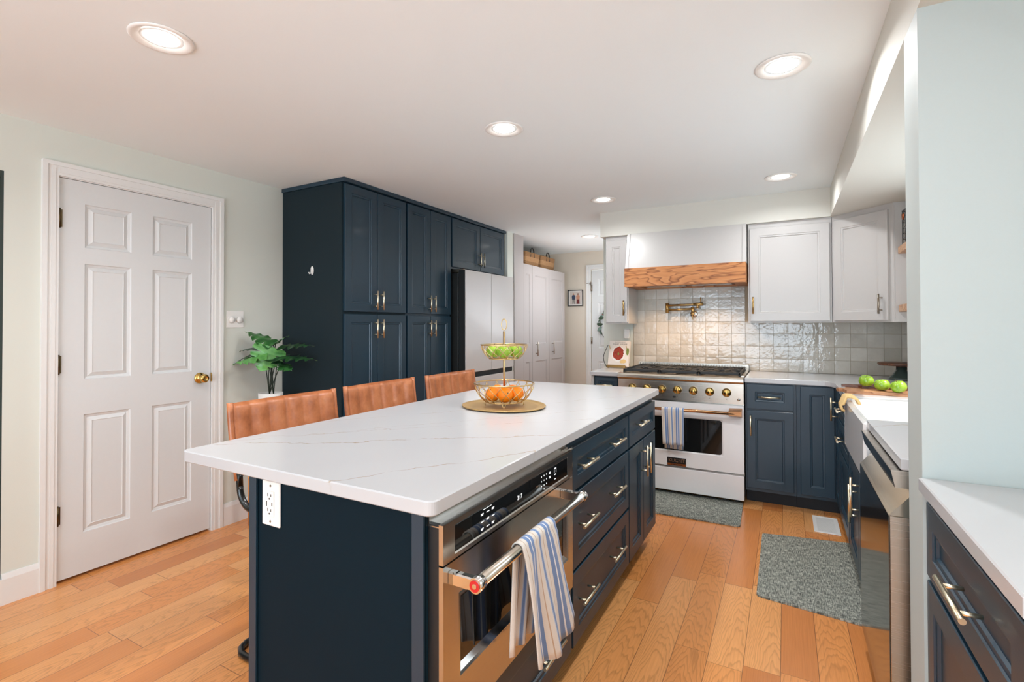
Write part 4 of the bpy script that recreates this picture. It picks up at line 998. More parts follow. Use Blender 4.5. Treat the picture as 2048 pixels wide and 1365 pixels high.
# back trim with slots
mb = MB(); yb2 = YB-0.045
mb.box(rx0+0.004, rx1-0.004, yb2, YB-0.012, 0.913, 0.938); mb.box(rx0+0.004, rx1-0.004, yb2, YB-0.012, 0.957, 0.966)
ns = 42; pw = (rx1-rx0-0.008)/ns
for k in range(ns): mb.box(rx0+0.004+k*pw, rx0+0.004+k*pw+pw*0.5, yb2, YB-0.012, 0.938, 0.957)
mb.box(rx0+.004, rx1-.004, YB-0.018, YB-0.012, .938, .957)
mb.build('back_vent', 'steel_x', r)
for g_ in range(3):
    gx0 = rx0+0.022+g_*((rx1-rx0-0.044)/3)+0.003; gx1 = gx0+(rx1-rx0-0.044)/3-0.006; gy0, gy1 = 3.985, 4.53; zg = 0.945
    mb = MB(); bw = 0.011
    for (p, q, s_, t_) in ((gx0, gx1, gy0, gy0+bw), (gx0, gx1, gy1-bw, gy1), (gx0, gx0+bw, gy0, gy1), (gx1-bw, gx1, gy0, gy1), (gx0, gx1, (gy0+gy1)/2-bw/2, (gy0+gy1)/2+bw/2)):
        mb.box(p, q, s_, t_, zg-0.020, zg, bev=0.002)
    cxg = (gx0+gx1)/2
    for cyg in ((gy0*3+gy1)/4, (gy0+gy1*3)/4):
        for k in range(8):
            a = k*PI/4+PI/8; R1 = 0.032; R2 = 0.118 if k % 2 else 0.135
            p0 = Vector((cxg+R1*math.cos(a), cyg+R1*math.sin(a), zg-0.006)); p1 = Vector((max(gx0+.004, min(gx1-.004, cxg+R2*1.25*math.cos(a))), max(gy0+.004, min(gy1-.004, cyg+R2*1.1*math.sin(a))), zg-0.006))
            mb.tube([p0, p1], 0.0058, 6)
    for (x, y) in ((gx0+.006, gy0+.006), (gx1-.006, gy0+.006), (gx0+.006, gy1-.006), (gx1-.006, gy1-.006)): mb.box(x-.006, x+.006, y-.006, y+.006, 0.913, zg-.01)
    mb.build('grate', 'cast_iron', r)
    for cyg in ((gy0*3+gy1)/4, (gy0+gy1*3)/4):
        o = MB().lathe([(0, 0.913), (0.046, 0.913), (0.044, 0.921), (0.030, 0.923)], (cxg, cyg, 0), 28).lathe([(0.030, 0.922), (0.031, 0.930), (0.024, 0.934), (0, 0.934)], (cxg, cyg, 0), 28).build('burner', 'black_matte', r)
for k in range(7):
    x = -0.7225+(k-3)*0.1150; z = 0.803
    o = MB().lathe([(0, 0), (0.032, 0), (0.032, 0.004), (0.029, 0.008)], (x, ry, z), 32, axis=(0, -1, 0)).lathe([(0.0, 0.006), (0.0265, 0.006), (0.0275, 0.026), (0.0255, 0.031), (0.0, 0.031)], (x, ry, z), 32, axis=(0, -1, 0)).build('knob', 'brass_polished', r)
    MB().box(x-0.0025, x+0.0025, ry-0.0375, ry-0.031, z-0.024, z+0.024, bev=0.001).build('pointer', 'brass_satin', o)
    tag(MB().box(x-0.002, x+0.002, ry-0.0005, ry+0.001, z-0.050, z-0.046).build('mark', 'black_matte', o), 'black tick mark')
tag(MB().box(-0.755, -0.735, ry-0.002, ry+.001, 0.742, 0.756).box(-0.749, -0.741, ry-0.003, ry-.002, 0.746, 0.752).build('light_switch', 'black_matte', r), 'small black square switch')
MB().lathe([(0, 0), (0.011, 0), (0.010, 0.002), (0, 0.002)], (-0.297, ry, 0.757), 20, axis=(0, -1, 0)).build('logo_button', 'chrome', r)
# oven door
Mf = frame_M((0, ry+0.02, 0), (1, 0, 0), (0, -1, 0))
wx0, wx1, wz0, wz1 = -1.043, -0.402, 0.334, 0.603
mb = MB(); n_ = 0.02
for (p, q, s_, t_) in ((rx0, wx0, 0.224, 0.712), (wx1, rx1, 0.224, 0.712), (wx0, wx1, 0.224, wz0), (wx0, wx1, wz1, 0.712)):
    mb.add([(p, n_, s_), (q, n_, s_), (q, n_, t_), (p, n_, t_)], [(0, 1, 2, 3)], False, Mf)
rings(mb, Mf, wx0, wx1, wz0, wz1, [(0, 0.020), (0.006, 0.017), (0.008, 0.012)])
mb.add([(rx0, n_, .224), (rx1, n_, .224), (rx1, n_, .712), (rx0, n_, .712), (rx0, -0.03, .224), (rx1, -0.03, .224), (rx1, -0.03, .712), (rx0, -0.03, .712)],
       [(0, 1, 5, 4), (1, 2, 6, 5), (2, 3, 7, 6), (3, 0, 4, 7), (4, 5, 6, 7)], False, Mf)
od = mb.build('oven_door', 'white_enamel', r)
mb = MB(); rr = 0.018; pts = []
for (cx_, cz_, a0) in ((wx1-.009-rr, wz0+.009+rr, -PI/2), (wx1-.009-rr, wz1-.009-rr, 0), (wx0+.009+rr, wz1-.009-rr, PI/2), (wx0+.009+rr, wz0+.009+rr, PI)):
    pts += [(cx_+rr*math.cos(a0+k*PI/12), cz_+rr*math.sin(a0+k*PI/12)) for k in range(7)]
mb.prism(pts, -0.0135, -0.0125, Mf @ Matrix(((1, 0, 0, 0), (0, 0, -1, 0), (0, 1, 0, 0), (0, 0, 0, 1))))
tag(mb.build('window', 'black_glass', od), 'dark oven window')
hz = 0.662; hy = 3.868
mb = MB().cyl((rx0+0.02, hy, hz), (rx1-0.02, hy, hz), 0.0115, n=20)
h = mb.build('handle', 'bronze_gold', od)
for (xa, xb) in ((rx0+0.010, rx0+0.095), (rx1-0.010, rx1-0.095)):
    V = [(xa, hy-0.013, hz-0.014), (xa, hy-0.013, hz+0.014), (xb, hy-0.010, hz-0.012), (xb, hy-0.010, hz+0.012), (xa, 3.9295, hz-0.034), (xa, 3.9295, hz+0.034), (xb, 3.9295, hz-0.030), (xb, 3.9295, hz+0.030)]
    MB().add(V, [(0, 2, 3, 1), (4, 5, 7, 6), (0, 1, 5, 4), (2, 6, 7, 3), (1, 3, 7, 5), (0, 4, 6, 2)]).build('bracket', 'bronze_gold', h)
bd = MB().box(-0.800, -0.662, ry-0.004, ry-0.0002, 0.226, 0.288, bev=0.002).build('name_badge', 'badge_black', od)
tag(MB().box(-0.798, -0.664, ry-0.0055, ry-0.0045, 0.229, 0.245).build('copper_strip', 'bronze_gold', bd), 'copper strip')
Mt = lambda x, z, y: Matrix(((1, 0, 0, x), (0, 1, 0, y), (0, 0, 1, z), (0, 0, 0, 1)))
def text_front(s, x, z, y, size, mat, parent, name='lettering', ex=0.0006, label=None):
    return text_mesh(name, s, Mt(x, z, y), size, mat, parent, ex, label=label)
text_front('KUCHT', -0.731, 0.266, ry-0.005, 0.036, 'steel_x', bd)
text_front('Professional', -0.731, 0.2375, ry-0.0065, 0.018, 'badge_black', bd)
MB().box(rx0, rx1, ry, 3.984, 0.034, 0.208, bev=0.003).build('drawer', 'white_enamel', r)
# ------------------------------------------------------------------ towels
def towel(rows, name, label, mat='striped_towel', th=0.003):
    """rows: list of polylines (points across the width); u follows the width"""
    mb = MB(); n = len(rows[0]); m = len(rows); mb.uv = []
    V = []
    for j, row in enumerate(rows):
        for i, p in enumerate(row): V.append(p); mb.uv.append((i/(n-1), j/(m-1)))
    mb.add(V, [(j*n+i, j*n+i+1, (j+1)*n+i+1, (j+1)*n+i) for j in range(m-1) for i in range(n-1)], True)
    o = mb.build(name, mat); s_ = o.modifiers.new('s', 'SOLIDIFY'); s_.thickness = th; s_.offset = 0
    return tag(o, label, 'towel')
rows = []; n = 40
def rng_row(x0, x1, y, z, amp, ph, f=3.2): return [(x0+(x1-x0)*i/(n-1), y+amp*math.sin(f*2*PI*i/(n-1)+ph), z) for i in range(n)]
for k in range(9): rows.append(rng_row(-0.812+0.0*k, -0.675, 3.895+0.001, 0.360+(0.655-0.360)*k/8, 0.004*(1-k/9), 0.5))
for k in range(7):
    a = PI*k/6; rows.append(rng_row(-0.826, -0.664, hy+0.0145*math.cos(a)+0.0, hz+0.0145*math.sin(a), 0.0, 0))
for k in range(12):
    t = (k+1)/12; z = hz-0.262*t; rows.append([(-0.826+0.012*t+(0.162-0.010*t)*i/(n-1), hy-0.0155-0.007*t*math.sin(3.1*2*PI*i/(n-1)+0.4)-0.004*t, z+0.004*math.sin(i*0.3)*t) for i in range(n)])
towel(rows, 'kitchen_towel', 'blue, cream and tan striped towel hanging on the range door handle')

# ------------------------------------------------------------------ cookbook on a stand
r0 = thing('cookbook_stand', (-1.30, 4.42, CT), 'small gold book stand on the counter left of the range', 'stand')
th_ = math.radians(14); bx_, by_ = -1.315, 4.365
Bm = Matrix.Translation((bx_, by_, CT)) @ Matrix.Rotation(math.radians(-4), 4, 'Z')
tilt = Bm @ Matrix.Translation((0, 0, 0.016)) @ Matrix.Rotation(-th_, 4, 'X')
mb = MB(); mb.box(-0.095, 0.080, -0.028, 0.010, 0.006, 0.014, Bm, bev=0.001); mb.box(-0.095, 0.080, -0.032, -0.028, 0.006, 0.030, Bm)
for x in (-0.085, 0.07): mb.cyl(Bm @ Vector((x, -0.02, 0)), Bm @ Vector((x, -0.02, 0.007)), 0.006, n=10).cyl(Bm @ Vector((x, 0.12, 0)), Bm @ Vector((x, 0.02, 0.20)), 0.003, n=8)
mb.build('ledge', 'brass_satin', r0)
mb = MB(); mb.tube([Bm @ Vector((-0.10-0.028*math.sin(t*0.55), -0.02, 0.01+0.028*t)) for t in range(8)], 0.003, 8); mb.build('wire_scroll', 'black_matte', r0)
bk = thing('cookbook', (bx_, by_, CT+0.016), 'cookbook with red pasta on its cover, propped on the stand left of the range', 'book')
bw, bh, bt = 0.186, 0.232, 0.022
MB().box(-bw/2, bw/2, 0.001, bt-.001, 0.002, bh-.002, tilt).build('pages', 'paper_white', bk)
cv = MB().box(-bw/2-0.002, bw/2+0.002, -0.002, 0.001, 0, bh, tilt).box(-bw/2-0.002, bw/2+0.002, bt-.001, bt+.002, 0, bh, tilt).box(-bw/2-.003, -bw/2-.001, -0.002, bt+.002, 0, bh, tilt).build('cover', 'cover_cream', bk)
def disc(cx, cz, rx, rz, y, mat, name, h=0.0006, wob=0.0, seed=0):
    rr_ = random.Random(seed); N = 32
    pts = [((rx*(1+rr_.uniform(-wob, wob)))*math.cos(t*2*PI/N)+cx, (rz*(1+rr_.uniform(-wob, wob)))*math.sin(t*2*PI/N)+cz) for t in range(N)]
    mb = MB(); mb.prism(pts, y, y+h, tilt @ Matrix(((1, 0, 0, 0), (0, 0, -1, 0), (0, 1, 0, 0), (0, 0, 0, 1)))); return mb.build(name, mat, cv)
disc(-0.005, 0.112, 0.062, 0.070, 0.0021, 'paper_white', 'plate_picture'); disc(-0.005, 0.118, 0.050, 0.060, 0.0028, 'sauce_red', 'pasta_picture', wob=0.1, seed=2)
disc(-0.002, 0.112, 0.008, 0.012, 0.0036, 'salad_green', 'basil_picture', wob=0.3, seed=4)
disc(0.080, 0.135, 0.013, 0.034, 0.0021, 'salad_green', 'bowl_picture'); disc(0.045, 0.045, 0.030, 0.018, 0.0021, 'bristle', 'cloth_picture', wob=.15, seed=6)
Tt = tilt @ Matrix.Translation((0, -0.0022, 0))
text_mesh('title', 'super simple', Tt @ Matrix.Translation((0.005, 0, 0.203)), 0.026, 'cover_text', cv, 0.0003)
text_mesh('title', 'HALF BAKED HARVEST', Tt @ Matrix.Translation((0.005, 0, 0.219)), 0.010, 'cover_text', cv, 0.0003)

# ------------------------------------------------------------------ island
IX0, IX1, IY0, IY1 = -1.622, -0.663, 0.852, 3.045
def rounded(x0, x1, y0, y1, r_, n=6):
    pts = []
    for (cx_, cy_, a0) in ((x0+r_, y0+r_, PI), (x1-r_, y0+r_, 1.5*PI), (x1-r_, y1-r_, 0), (x0+r_, y1-r_, PI/2)):
        pts += [(cx_+r_*math.cos(a0+k*PI/2/n), cy_+r_*math.sin(a0+k*PI/2/n)) for k in range(n+1)]
    return pts
slab(rounded(IX0, IX1, IY0, IY1, 0.022), CB, CT, 'island_countertop', 'large white quartz countertop with gold veins on the island', 0.003)
IF = -0.704   # carcass right face; fronts proud to -0.685
IBX0 = -1.300
isl = thing('kitchen_island', (-1.0, 1.95, 0), 'navy kitchen island with drawers and doors along its right side', 'kitchen island')
mb = MB(); mb.box(IBX0, IF, 1.700, 3.028, 0.10, CB-0.001); mb.box(IBX0, IF, 0.90, 1.70, 0.10, 0.370); mb.box(IBX0, -1.24, 0.90, 1.70, 0.37, CB-.001)
mb.box(-1.24, IF, 0.885, 0.900, 0.37, CB-0.001)
mb.build('carcass', 'navy_paint', isl)
MB().box(IBX0+0.01, IF-0.07, 0.90, 3.02, 0.0, 0.10).build('toe_kick', 'toe_kick', isl)
MB().box(IBX0-0.004, IF+0.001, 0.879, 0.8845, 0.0, CB-0.001).build('end_panel', 'navy_shaded', isl)
tag(MB().box(IF-0.031, IF+0.002, 0.871, 0.8785, 0.0, CB-0.001, bev=0.001).build('edge_trim', 'navy_paint', isl), 'semi-gloss navy edge strip')
tag(MB().box(IBX0-0.016, IBX0+0.014, 0.871, 0.8785, 0.0, CB-0.001, bev=.001).build('edge_trim', 'navy_paint', isl), 'semi-gloss navy edge strip')
MB().box(IBX0-0.016, IBX0-0.002, 0.880, 3.03, 0.0, CB-0.001).build('back_panel', 'navy_paint', isl)
Mi = frame_M((IF, 0, 0), (0, 1, 0), (1, 0, 0))
for (z0, z1, hz_) in ((0.680, 0.845, 0.768), (0.392, 0.672, 0.548), (0.112, 0.384, 0.268)):
    cab_front(Mi, isl, 'drawer', 1.706, 2.448, z0, z1, handle=[(1.822, hz_, 0.165, False), (2.205, hz_, 0.165, False)])
cab_front(Mi, isl, 'drawer', 2.458, 3.022, 0.680, 0.845, handle=[(2.655, 0.775, 0.165, False)])
cab_front(Mi, isl, 'door', 2.458, 2.739, 0.112, 0.672, handle=[(2.700, 0.565, 0.165, True)])
cab_front(Mi, isl, 'door', 2.741, 3.022, 0.112, 0.672, handle=[(2.775, 0.565, 0.165, True)])
cab_front(Mi, isl, 'drawer', 0.905, 1.694, 0.112, 0.352, handle=[(1.10, 0.236, 0.165, False), (1.478, 0.236, 0.165, False)])
# outlet in the island end
r = thing('outlet_plate', (-1.225, 0.878, 0.81), 'white electrical outlet plate on the near end of the island', 'outlet')
ox0, ox1, oz0, oz1 = -1.262, -1.188, 0.750, 0.873; yo = 0.8785
MB().box(ox0, ox1, yo-0.006, yo, oz0, oz1, bev=0.003).build('plate', 'white_plastic', r)
ocx = (ox0+ox1)/2; ocz = (oz0+oz1)/2
o = MB().box(ocx-0.016, ocx+0.016, yo-0.0095, yo-0.0055, ocz-0.034, ocz+0.034, bev=0.001).build('receptacle', 'white_plastic', r)
mb = MB()
for s_ in (-1, 1):
    zc_ = ocz+s_*0.020
    mb.box(ocx-0.0075, ocx-0.0058, yo-0.0102, yo-0.009, zc_, zc_+0.009); mb.box(ocx+0.0058, ocx+0.0075, yo-0.0102, yo-0.009, zc_, zc_+0.007); mb.cyl((ocx, yo-0.0102, zc_-0.006), (ocx, yo-0.009, zc_-0.006), 0.0024, n=10)
mb.box(ocx-0.0130, ocx-0.0100, yo-0.0102, yo-0.009, ocz-0.007, ocz+0.007); mb.box(ocx+0.0095, ocx+0.012, yo-0.0102, yo-0.009, ocz-0.004, ocz+0.005)
tag(mb.build('slots', 'black_matte', o), 'dark plug slots')
for s_ in (-1, 1): MB().cyl((ocx, yo-0.0075, ocz+s_*0.048), (ocx, yo-0.006, ocz+s_*0.048), 0.003, n=10).build('screw', 'nickel', r)
# ------------------------------------------------------------------ wall oven / microwave in the island
OX = -0.660
r = thing('built_in_oven', (-0.9, 1.27, 0.37), 'stainless built-in oven with black display set in the near end of the island', 'oven')
oy0, oy1 = 0.906, 1.694
MB().box(-1.235, OX-0.045, oy0+.004, oy1-.004, 0.372, 0.868).build('body', 'black_matte', r)
tag(MB().box(OX-0.044, OX-0.012, oy0-0.018, oy1, 0.845, 0.8475).box(IF+.002, IF+.006, oy0-.018, oy1, .8475, CB-.002).build('top_flange', 'steel', r), 'stainless top flange')
Mo = frame_M((OX, 0, 0), (0, 1, 0), (1, 0, 0))
za, zb_ = 0.776, 0.846
def framed(x0, x1, z0, z1, a, b_, c_, d_, prof, depth):
    mb = MB()
    for (p, q, s_, t_) in ((x0, a, z0, z1), (b_, x1, z0, z1), (a, b_, z0, c_), (a, b_, d_, z1)):
        mb.add([(p, 0, s_), (q, 0, s_), (q, 0, t_), (p, 0, t_)], [(0, 1, 2, 3)], False, Mo)
    rings(mb, Mo, a, b_, c_, d_, prof)
    mb.add([(x0, 0, z0), (x1, 0, z0), (x1, 0, z1), (x0, 0, z1), (x0, -depth, z0), (x1, -depth, z0), (x1, -depth, z1), (x0, -depth, z1)],
           [(0, 1, 5, 4), (1, 2, 6, 5), (2, 3, 7, 6), (3, 0, 4, 7), (4, 5, 6, 7)], False, Mo)
    return mb
oyA, oyB = 0.888, oy1-0.052
cp = framed(oyA, oyB, za-0.012, zb_+0.006, 0.932, 1.603, za-0.002, zb_-0.006, [(0, 0), (0.003, -0.003)], 0.012).build('control_panel', 'steel', r)
gp = MB().box(0.9355, 1.5995, -0.0029, -0.0018, za+0.002, zb_-0.0095, Mo)
gp = gp.build('display_glass', 'black_glass', cp)
# display legends
Mx = lambda y, z: Matrix(((0, -1, 0, OX-0.0015), (1, 0, 0, y), (0, 0, 1, z), (0, 0, 0, 1)))
zc_ = (za+zb_)/2-0.004
text_mesh('clock_digits', '3:17', Mx(1.250, zc_), 0.017, 'led_text', gp, 0.0002)
def marks(lst, nm):
    mb = MB()
    for (y, z, w_, h_) in lst: mb.box(y, y+w_, -0.0017, -0.0012, z, z+h_, Mo)
    return mb.build(nm, 'led_text', gp)
L_ = []
for i in range(3):
    for j in range(3):
        y = 1.045+0.026*j; z = zc_+0.014-0.018*i
        L_ += [(y, z+0.003, 0.012, 0.0018), (y, z, 0.010, 0.0018)] if (i+j) % 2 == 0 else [(y, z+0.001, 0.014, 0.002)]
L_ += [(1.055, zc_+0.026, 0.040, 0.0012)]
marks(L_, 'menu_legends')
marks([(1.392+0.018*j, zc_+0.016-0.0145*i, 0.003, 0.0038) for i in range(3) for j in range(3)]+[(1.410, zc_-0.0255, 0.003, 0.0038)], 'number_keys')
marks([(1.450, zc_+0.016, 0.011, 0.002), (1.450, zc_+0.0125, 0.011, 0.002), (1.450, zc_+0.002, 0.011, 0.002), (1.450, zc_-0.0015, 0.011, 0.002), (1.492, zc_+0.018, 0.010, 0.003), (1.492, zc_-0.002, 0.010, 0.003), (1.492, zc_-0.016, 0.010, 0.0022), (1.490, zc_+0.005, 0.001, 0.016), (1.504, zc_+0.005, 0.001, 0.016)], 'function_keys')
dr = framed(oyA, oyB, 0.375, za-0.016, 0.947, 1.603, 0.485, 0.680, [(0, 0), (0.004, 0.0015), (0.010, -0.002), (0.022, -0.0115)], 0.012).build('door', 'steel', r)
MB().box(0.9695, 1.5805, -0.0114, -0.0104, 0.5075, 0.6575, Mo).build('window', 'black_glass', dr)
MB().box(OX-0.030, OX-0.020, oyB+0.002, oy1, 0.372, zb_+.006).build('side_trim', 'steel', r)
MB().box(-0.702, OX-0.0125, oyA+0.001, oyA+0.014, 0.376, zb_+.004).build('side_plate', 'black_matte', r)
hX = -0.588; hZ = 0.732
h = MB().cyl((hX, 0.925, hZ), (hX, 1.535, hZ), 0.0135, n=28).build('handle', 'steel_bright', dr)
for y0_, y1_ in ((0.903, 0.928), (1.532, 1.557)):
    o = MB().cyl((hX, y0_, hZ), (hX, y1_, hZ), 0.0165, n=28).box(OX-0.001, hX, y0_+0.003, y1_-0.003, hZ-0.016, hZ+0.013, bev=0.003).build('bracket', 'chrome', h)
tag(MB().cyl((hX, 0.9012, hZ), (hX, 0.903, hZ), 0.0125, n=28).build('red_medallion', 'red_enamel', h), 'red round medallion')
tag(MB().cyl((hX, 0.9002, hZ), (hX, 0.9012, hZ), 0.0055, n=20).build('medallion_centre', 'chrome', h), 'silver centre')
# towel over the oven handle
n = 44
rows = []
def orow(y0, y1, x, z, amp, ph, f, dz=0.0): return [(x+amp*math.sin(f*2*PI*i/(n-1)+ph), y0+(y1-y0)*i/(n-1), z+dz*i/(n-1)) for i in range(n)]
for k in range(10):   # back fall between bar and door
    t = k/9; rows.append(orow(1.108+0.0*t, 1.232+0.05*t, -0.622+0.016*t, 0.452+(hZ-0.005-0.452)*t, 0.012*(1-0.7*t), 0.3, 2.2))
for k in range(9):
    a = PI-PI*k/8; rows.append(orow(1.098, 1.292, hX+0.0165*math.cos(a), hZ+0.0165*math.sin(a)+0.001, 0.0, 0, 1))
for k in range(16):
    t = (k+1)/16
    rows.append([(hX+0.018+0.012*t+0.0105*t*math.sin(2.6*2*PI*i/(n-1)+0.9)+0.004*math.sin(9*i/(n-1)+4*t), (1.098+0.048*t)+((0.194+0.084*t))*i/(n-1), hZ-(0.304+0.03*math.sin(3.0*i/(n-1)+0.3))*t-0.020*t*(i/(n-1))) for i in range(n)])
towel(rows, 'kitchen_towel', 'striped towel draped over the oven handle on the island', th=0.0035)

# ------------------------------------------------------------------ tray and fruit stand
tcx, tcy = -1.158, 2.035
mb = MB(); N = 64; V = []; prof = [(0.0, 0.004), (0.165, 0.004), (0.185, 0.006), (0.193, 0.010), (0.196, 0.009), (0.190, 0.003), (0.170, 0.0), (0.0, 0.0)]
for r_, h_ in prof:
    for i in range(N):
        a = 2*PI*i/N; k_ = 1+0.035*math.cos(2*a+0.6)+0.02*math.cos(3*a+1)
        V.append((tcx+r_*k_*math.cos(a), tcy+r_*k_*math.sin(a), CT+0.0005+h_))
mb.add(V, [(j*N+i, j*N+(i+1) % N, (j+1)*N+(i+1) % N, (j+1)*N+i) for j in range(len(prof)-1) for i in range(N)], True)
tag(mb.build('round_tray', 'gold_tray'), 'low brushed gold tray with uneven rim under the fruit stand', 'tray')
fs0 = thing('fruit_stand', (tcx, tcy, CT+0.0045), 'two-tier gold wire fruit basket stand on the island', 'fruit stand')
zt = CT+0.005
BC = (tcx, tcy)
def wire_bowl(zb0, rb, zt0, rt_, nl, name):
    mb = MB(); wr = 0.0017
    prof_r = lambda t: rb+(rt_-rb)*(math.sin(t*PI/2)**0.85)
    for (z, rr_, w2) in ((zb0, rb, 0.0028), (zt0, rt_, 0.0032)):
        mb.tube([(BC[0]+rr_*math.cos(2*PI*k/48), BC[1]+rr_*math.sin(2*PI*k/48), z) for k in range(48)], w2, 8, True)
    for k in range(nl):
        for sg in (-1, 1):
            pts = []
            for q in range(11):
                t = q/10; a = 2*PI*k/nl+sg*(2*PI/nl)*(0.5-0.5*math.cos(t*PI))*1.0
                rr_ = prof_r(t); pts.append((BC[0]+rr_*math.cos(a), BC[1]+rr_*math.sin(a), zb0+(zt0-zb0)*t))
            mb.tube(pts, wr, 6)
    for k in range(3):
        a = PI*k/3; mb.cyl((BC[0]-rb*math.cos(a), BC[1]-rb*math.sin(a), zb0), (BC[0]+rb*math.cos(a), BC[1]+rb*math.sin(a), zb0), wr, n=6)
    return mb.build(name, 'gold_wire', fs0)
wire_bowl(zt+0.020, 0.088, zt+0.104, 0.140, 16, 'lower_basket')
wire_bowl(zt+0.220, 0.070, zt+0.284, 0.108, 14, 'upper_basket')
mb = MB().cyl((tcx, tcy, zt+0.018), (tcx, tcy, zt+0.348), 0.0055, n=14).cyl((tcx, tcy, zt+.016), (tcx, tcy, zt+.024), 0.012, n=16).cyl((tcx, tcy, zt+.215), (tcx, tcy, zt+.225), 0.011, n=16)
mb.build('centre_pole', 'gold_wire', fs0)
rd = Vector((cyw, syw, 0))
MB().tube([Vector((tcx, tcy, zt+0.379))+rd*(0.0125*math.cos(2*PI*k/32))+Vector((0, 0, 0.026*math.sin(2*PI*k/32))) for k in range(32)], 0.0024, 8, True).build('top_ring', 'gold_wire', fs0)
for k in range(4):
    a = k*PI/2+0.5; fx, fy = tcx+0.090*math.cos(a), tcy+0.090*math.sin(a); tx_, ty_ = -math.sin(a)*0.008, math.cos(a)*0.008
    MB().tube([(fx-tx_, fy-ty_, zt+0.020), (fx-tx_*.5, fy-ty_*.5, zt+0.004), (fx, fy, zt+0.002), (fx+tx_*.5, fy+ty_*.5, zt+0.004), (fx+tx_, fy+ty_, zt+0.020)], 0.0018, 8).build('foot', 'gold_wire', fs0)
FR = Vector((-syw, cyw, 0))     # away from the camera, for naming only
def fruit_pos(right, back): return Vector((tcx, tcy, 0))+rd*right+FR*back
OR = [(-0.052, -0.022, 'orange at the left front of the lower basket'), (0.006, -0.052, 'orange front and centre in the lower basket'), (0.058, -0.018, 'orange at the right front of the lower basket'),
      (-0.034, 0.045, 'orange at the back left of the lower basket, partly hidden'), (0.040, 0.045, 'orange at the back right of the lower basket, partly hidden')]
rz_ = 0.0345
for i, (a, b_, lb) in enumerate(OR):
    p = fruit_pos(a, b_); zc = zt+0.022+rz_
    o = thing('orange', (p.x, p.y, zt+0.022), lb, 'orange', 'oranges in the lower basket')
    mb = MB(); prof = [(0.0, -rz_*0.97)]+[(rz_*1.03*math.sin(PI*k/14), -rz_*0.97*math.cos(PI*k/14)) for k in range(1, 14)]+[(0.002, rz_*0.93), (0, rz_*0.92)]
    M_ = Matrix.Translation((p.x, p.y, zc)) @ Matrix.Rotation(0.9*i, 4, 'Z') @ Matrix.Rotation(0.8+i*0.4, 4, 'X')
    mb.lathe(prof, (0, 0, 0), 28, M_); mb.build('peel', 'orange_peel', o)
    mb = MB(); mb.lathe([(0, 0.936*rz_), (0.0028, 0.935*rz_), (0.003, 0.92*rz_)], (0, 0, 0), 10, M_); tag(mb.build('stem_scar', 'stem_green', o), 'dark green stem scar')
def apple_obj(p, zb, rr_, lb, grp, yaw=0.0, tiltx=0.0):
    o = thing('green_apple', (p.x, p.y, zb), lb, 'apple', grp)
    zc = zb+rr_*0.88
    pr = []
    for k in range(0, 19):
        t = PI*k/18; q = rr_*(math.sin(t)**0.9)*(1.0+0.05*math.cos(t)) if 0 < k < 18 else 0.0
        hh = -0.90*rr_*math.cos(t)
        if t > 2.5: hh -= (t-2.5)*0.36*rr_
        if t < 0.5: hh += (0.5-t)*0.22*rr_
        pr.append((q, hh))
    M_ = Matrix.Translation((p.x, p.y, zc)) @ Matrix.Rotation(yaw, 4, 'Z') @ Matrix.Rotation(tiltx, 4, 'X')
    mb = MB(); mb.lathe(pr, (0, 0, 0), 28, M_); mb.build('flesh', 'apple_green', o)
    top = M_ @ Vector((0, 0, rr_*0.62)); t2 = M_ @ Vector((0.004, 0.002, rr_*1.02))
    tag(MB().tube([top, (top+t2)/2, t2], 0.0013, 6).build('stem', 'walnut', o), 'brown stem')
    return o
APL = [(-0.050, -0.004, 'green apple at the left of the upper basket'), (0.002, -0.045, 'green apple front and centre in the upper basket'), (0.052, -0.004, 'green apple at the right of the upper basket'), (0.012, 0.044, 'green apple at the back of the upper basket, behind the pole')]
for i, (a, b_, lb) in enumerate(APL): apple_obj(fruit_pos(a, b_), zt+0.223, 0.0355, lb, 'apples in the upper basket', i*1.3, 0.15*(i-1))
# board with apples next to the sink
bd_ = thing('cutting_board', (0.50, 3.40, CT), 'long walnut cutting board behind the sink under the three green apples', 'cutting board')
MB_ = Matrix.Translation((0.50, 3.395, CT+0.0005)) @ Matrix.Rotation(math.radians(-3), 4, 'Z')
mb = MB(); mb.prism([(-0.20, -0.115), (0.24, -0.115), (0.24, 0.115), (-0.17, 0.115), (-0.195, 0.09), (-0.205, 0.03), (-0.235, 0.02), (-0.245, 0.0), (-0.235, -0.02), (-0.215, -0.03)], 0.0, 0.018, MB_)
mb.build('board', 'board_wood', bd_)
mb = MB(); M2 = Matrix.Translation((0.52, 3.47, CT+0.0195)) @ Matrix.Rotation(math.radians(-3), 4, 'Z')
mb.prism([(-0.14, -0.06), (0.22, -0.06), (0.22, 0.07), (-0.14, 0.07), (-0.155, 0.022), (-0.235, 0.014), (-0.235, -0.014), (-0.155, -0.022)], 0.0, 0.014, M2)
tag(mb.build('paddle_board', 'walnut'), 'thinner dark paddle board lying on the long walnut board', 'cutting board')
APR = [(0.398, 3.42, 'green apple on the cutting board farthest from the stub wall'), (0.462, 3.36, 'middle one of the three green apples on the cutting board'), (0.524, 3.30, 'green apple on the cutting board nearest the stub wall')]
for i, (x, y, lb) in enumerate(APR): apple_obj(Vector((x, y, 0)), CT+(0.0335 if i < 1 else 0.0195), 0.0365, lb, 'apples on the cutting board', i*0.9, 0.2-0.25*i)
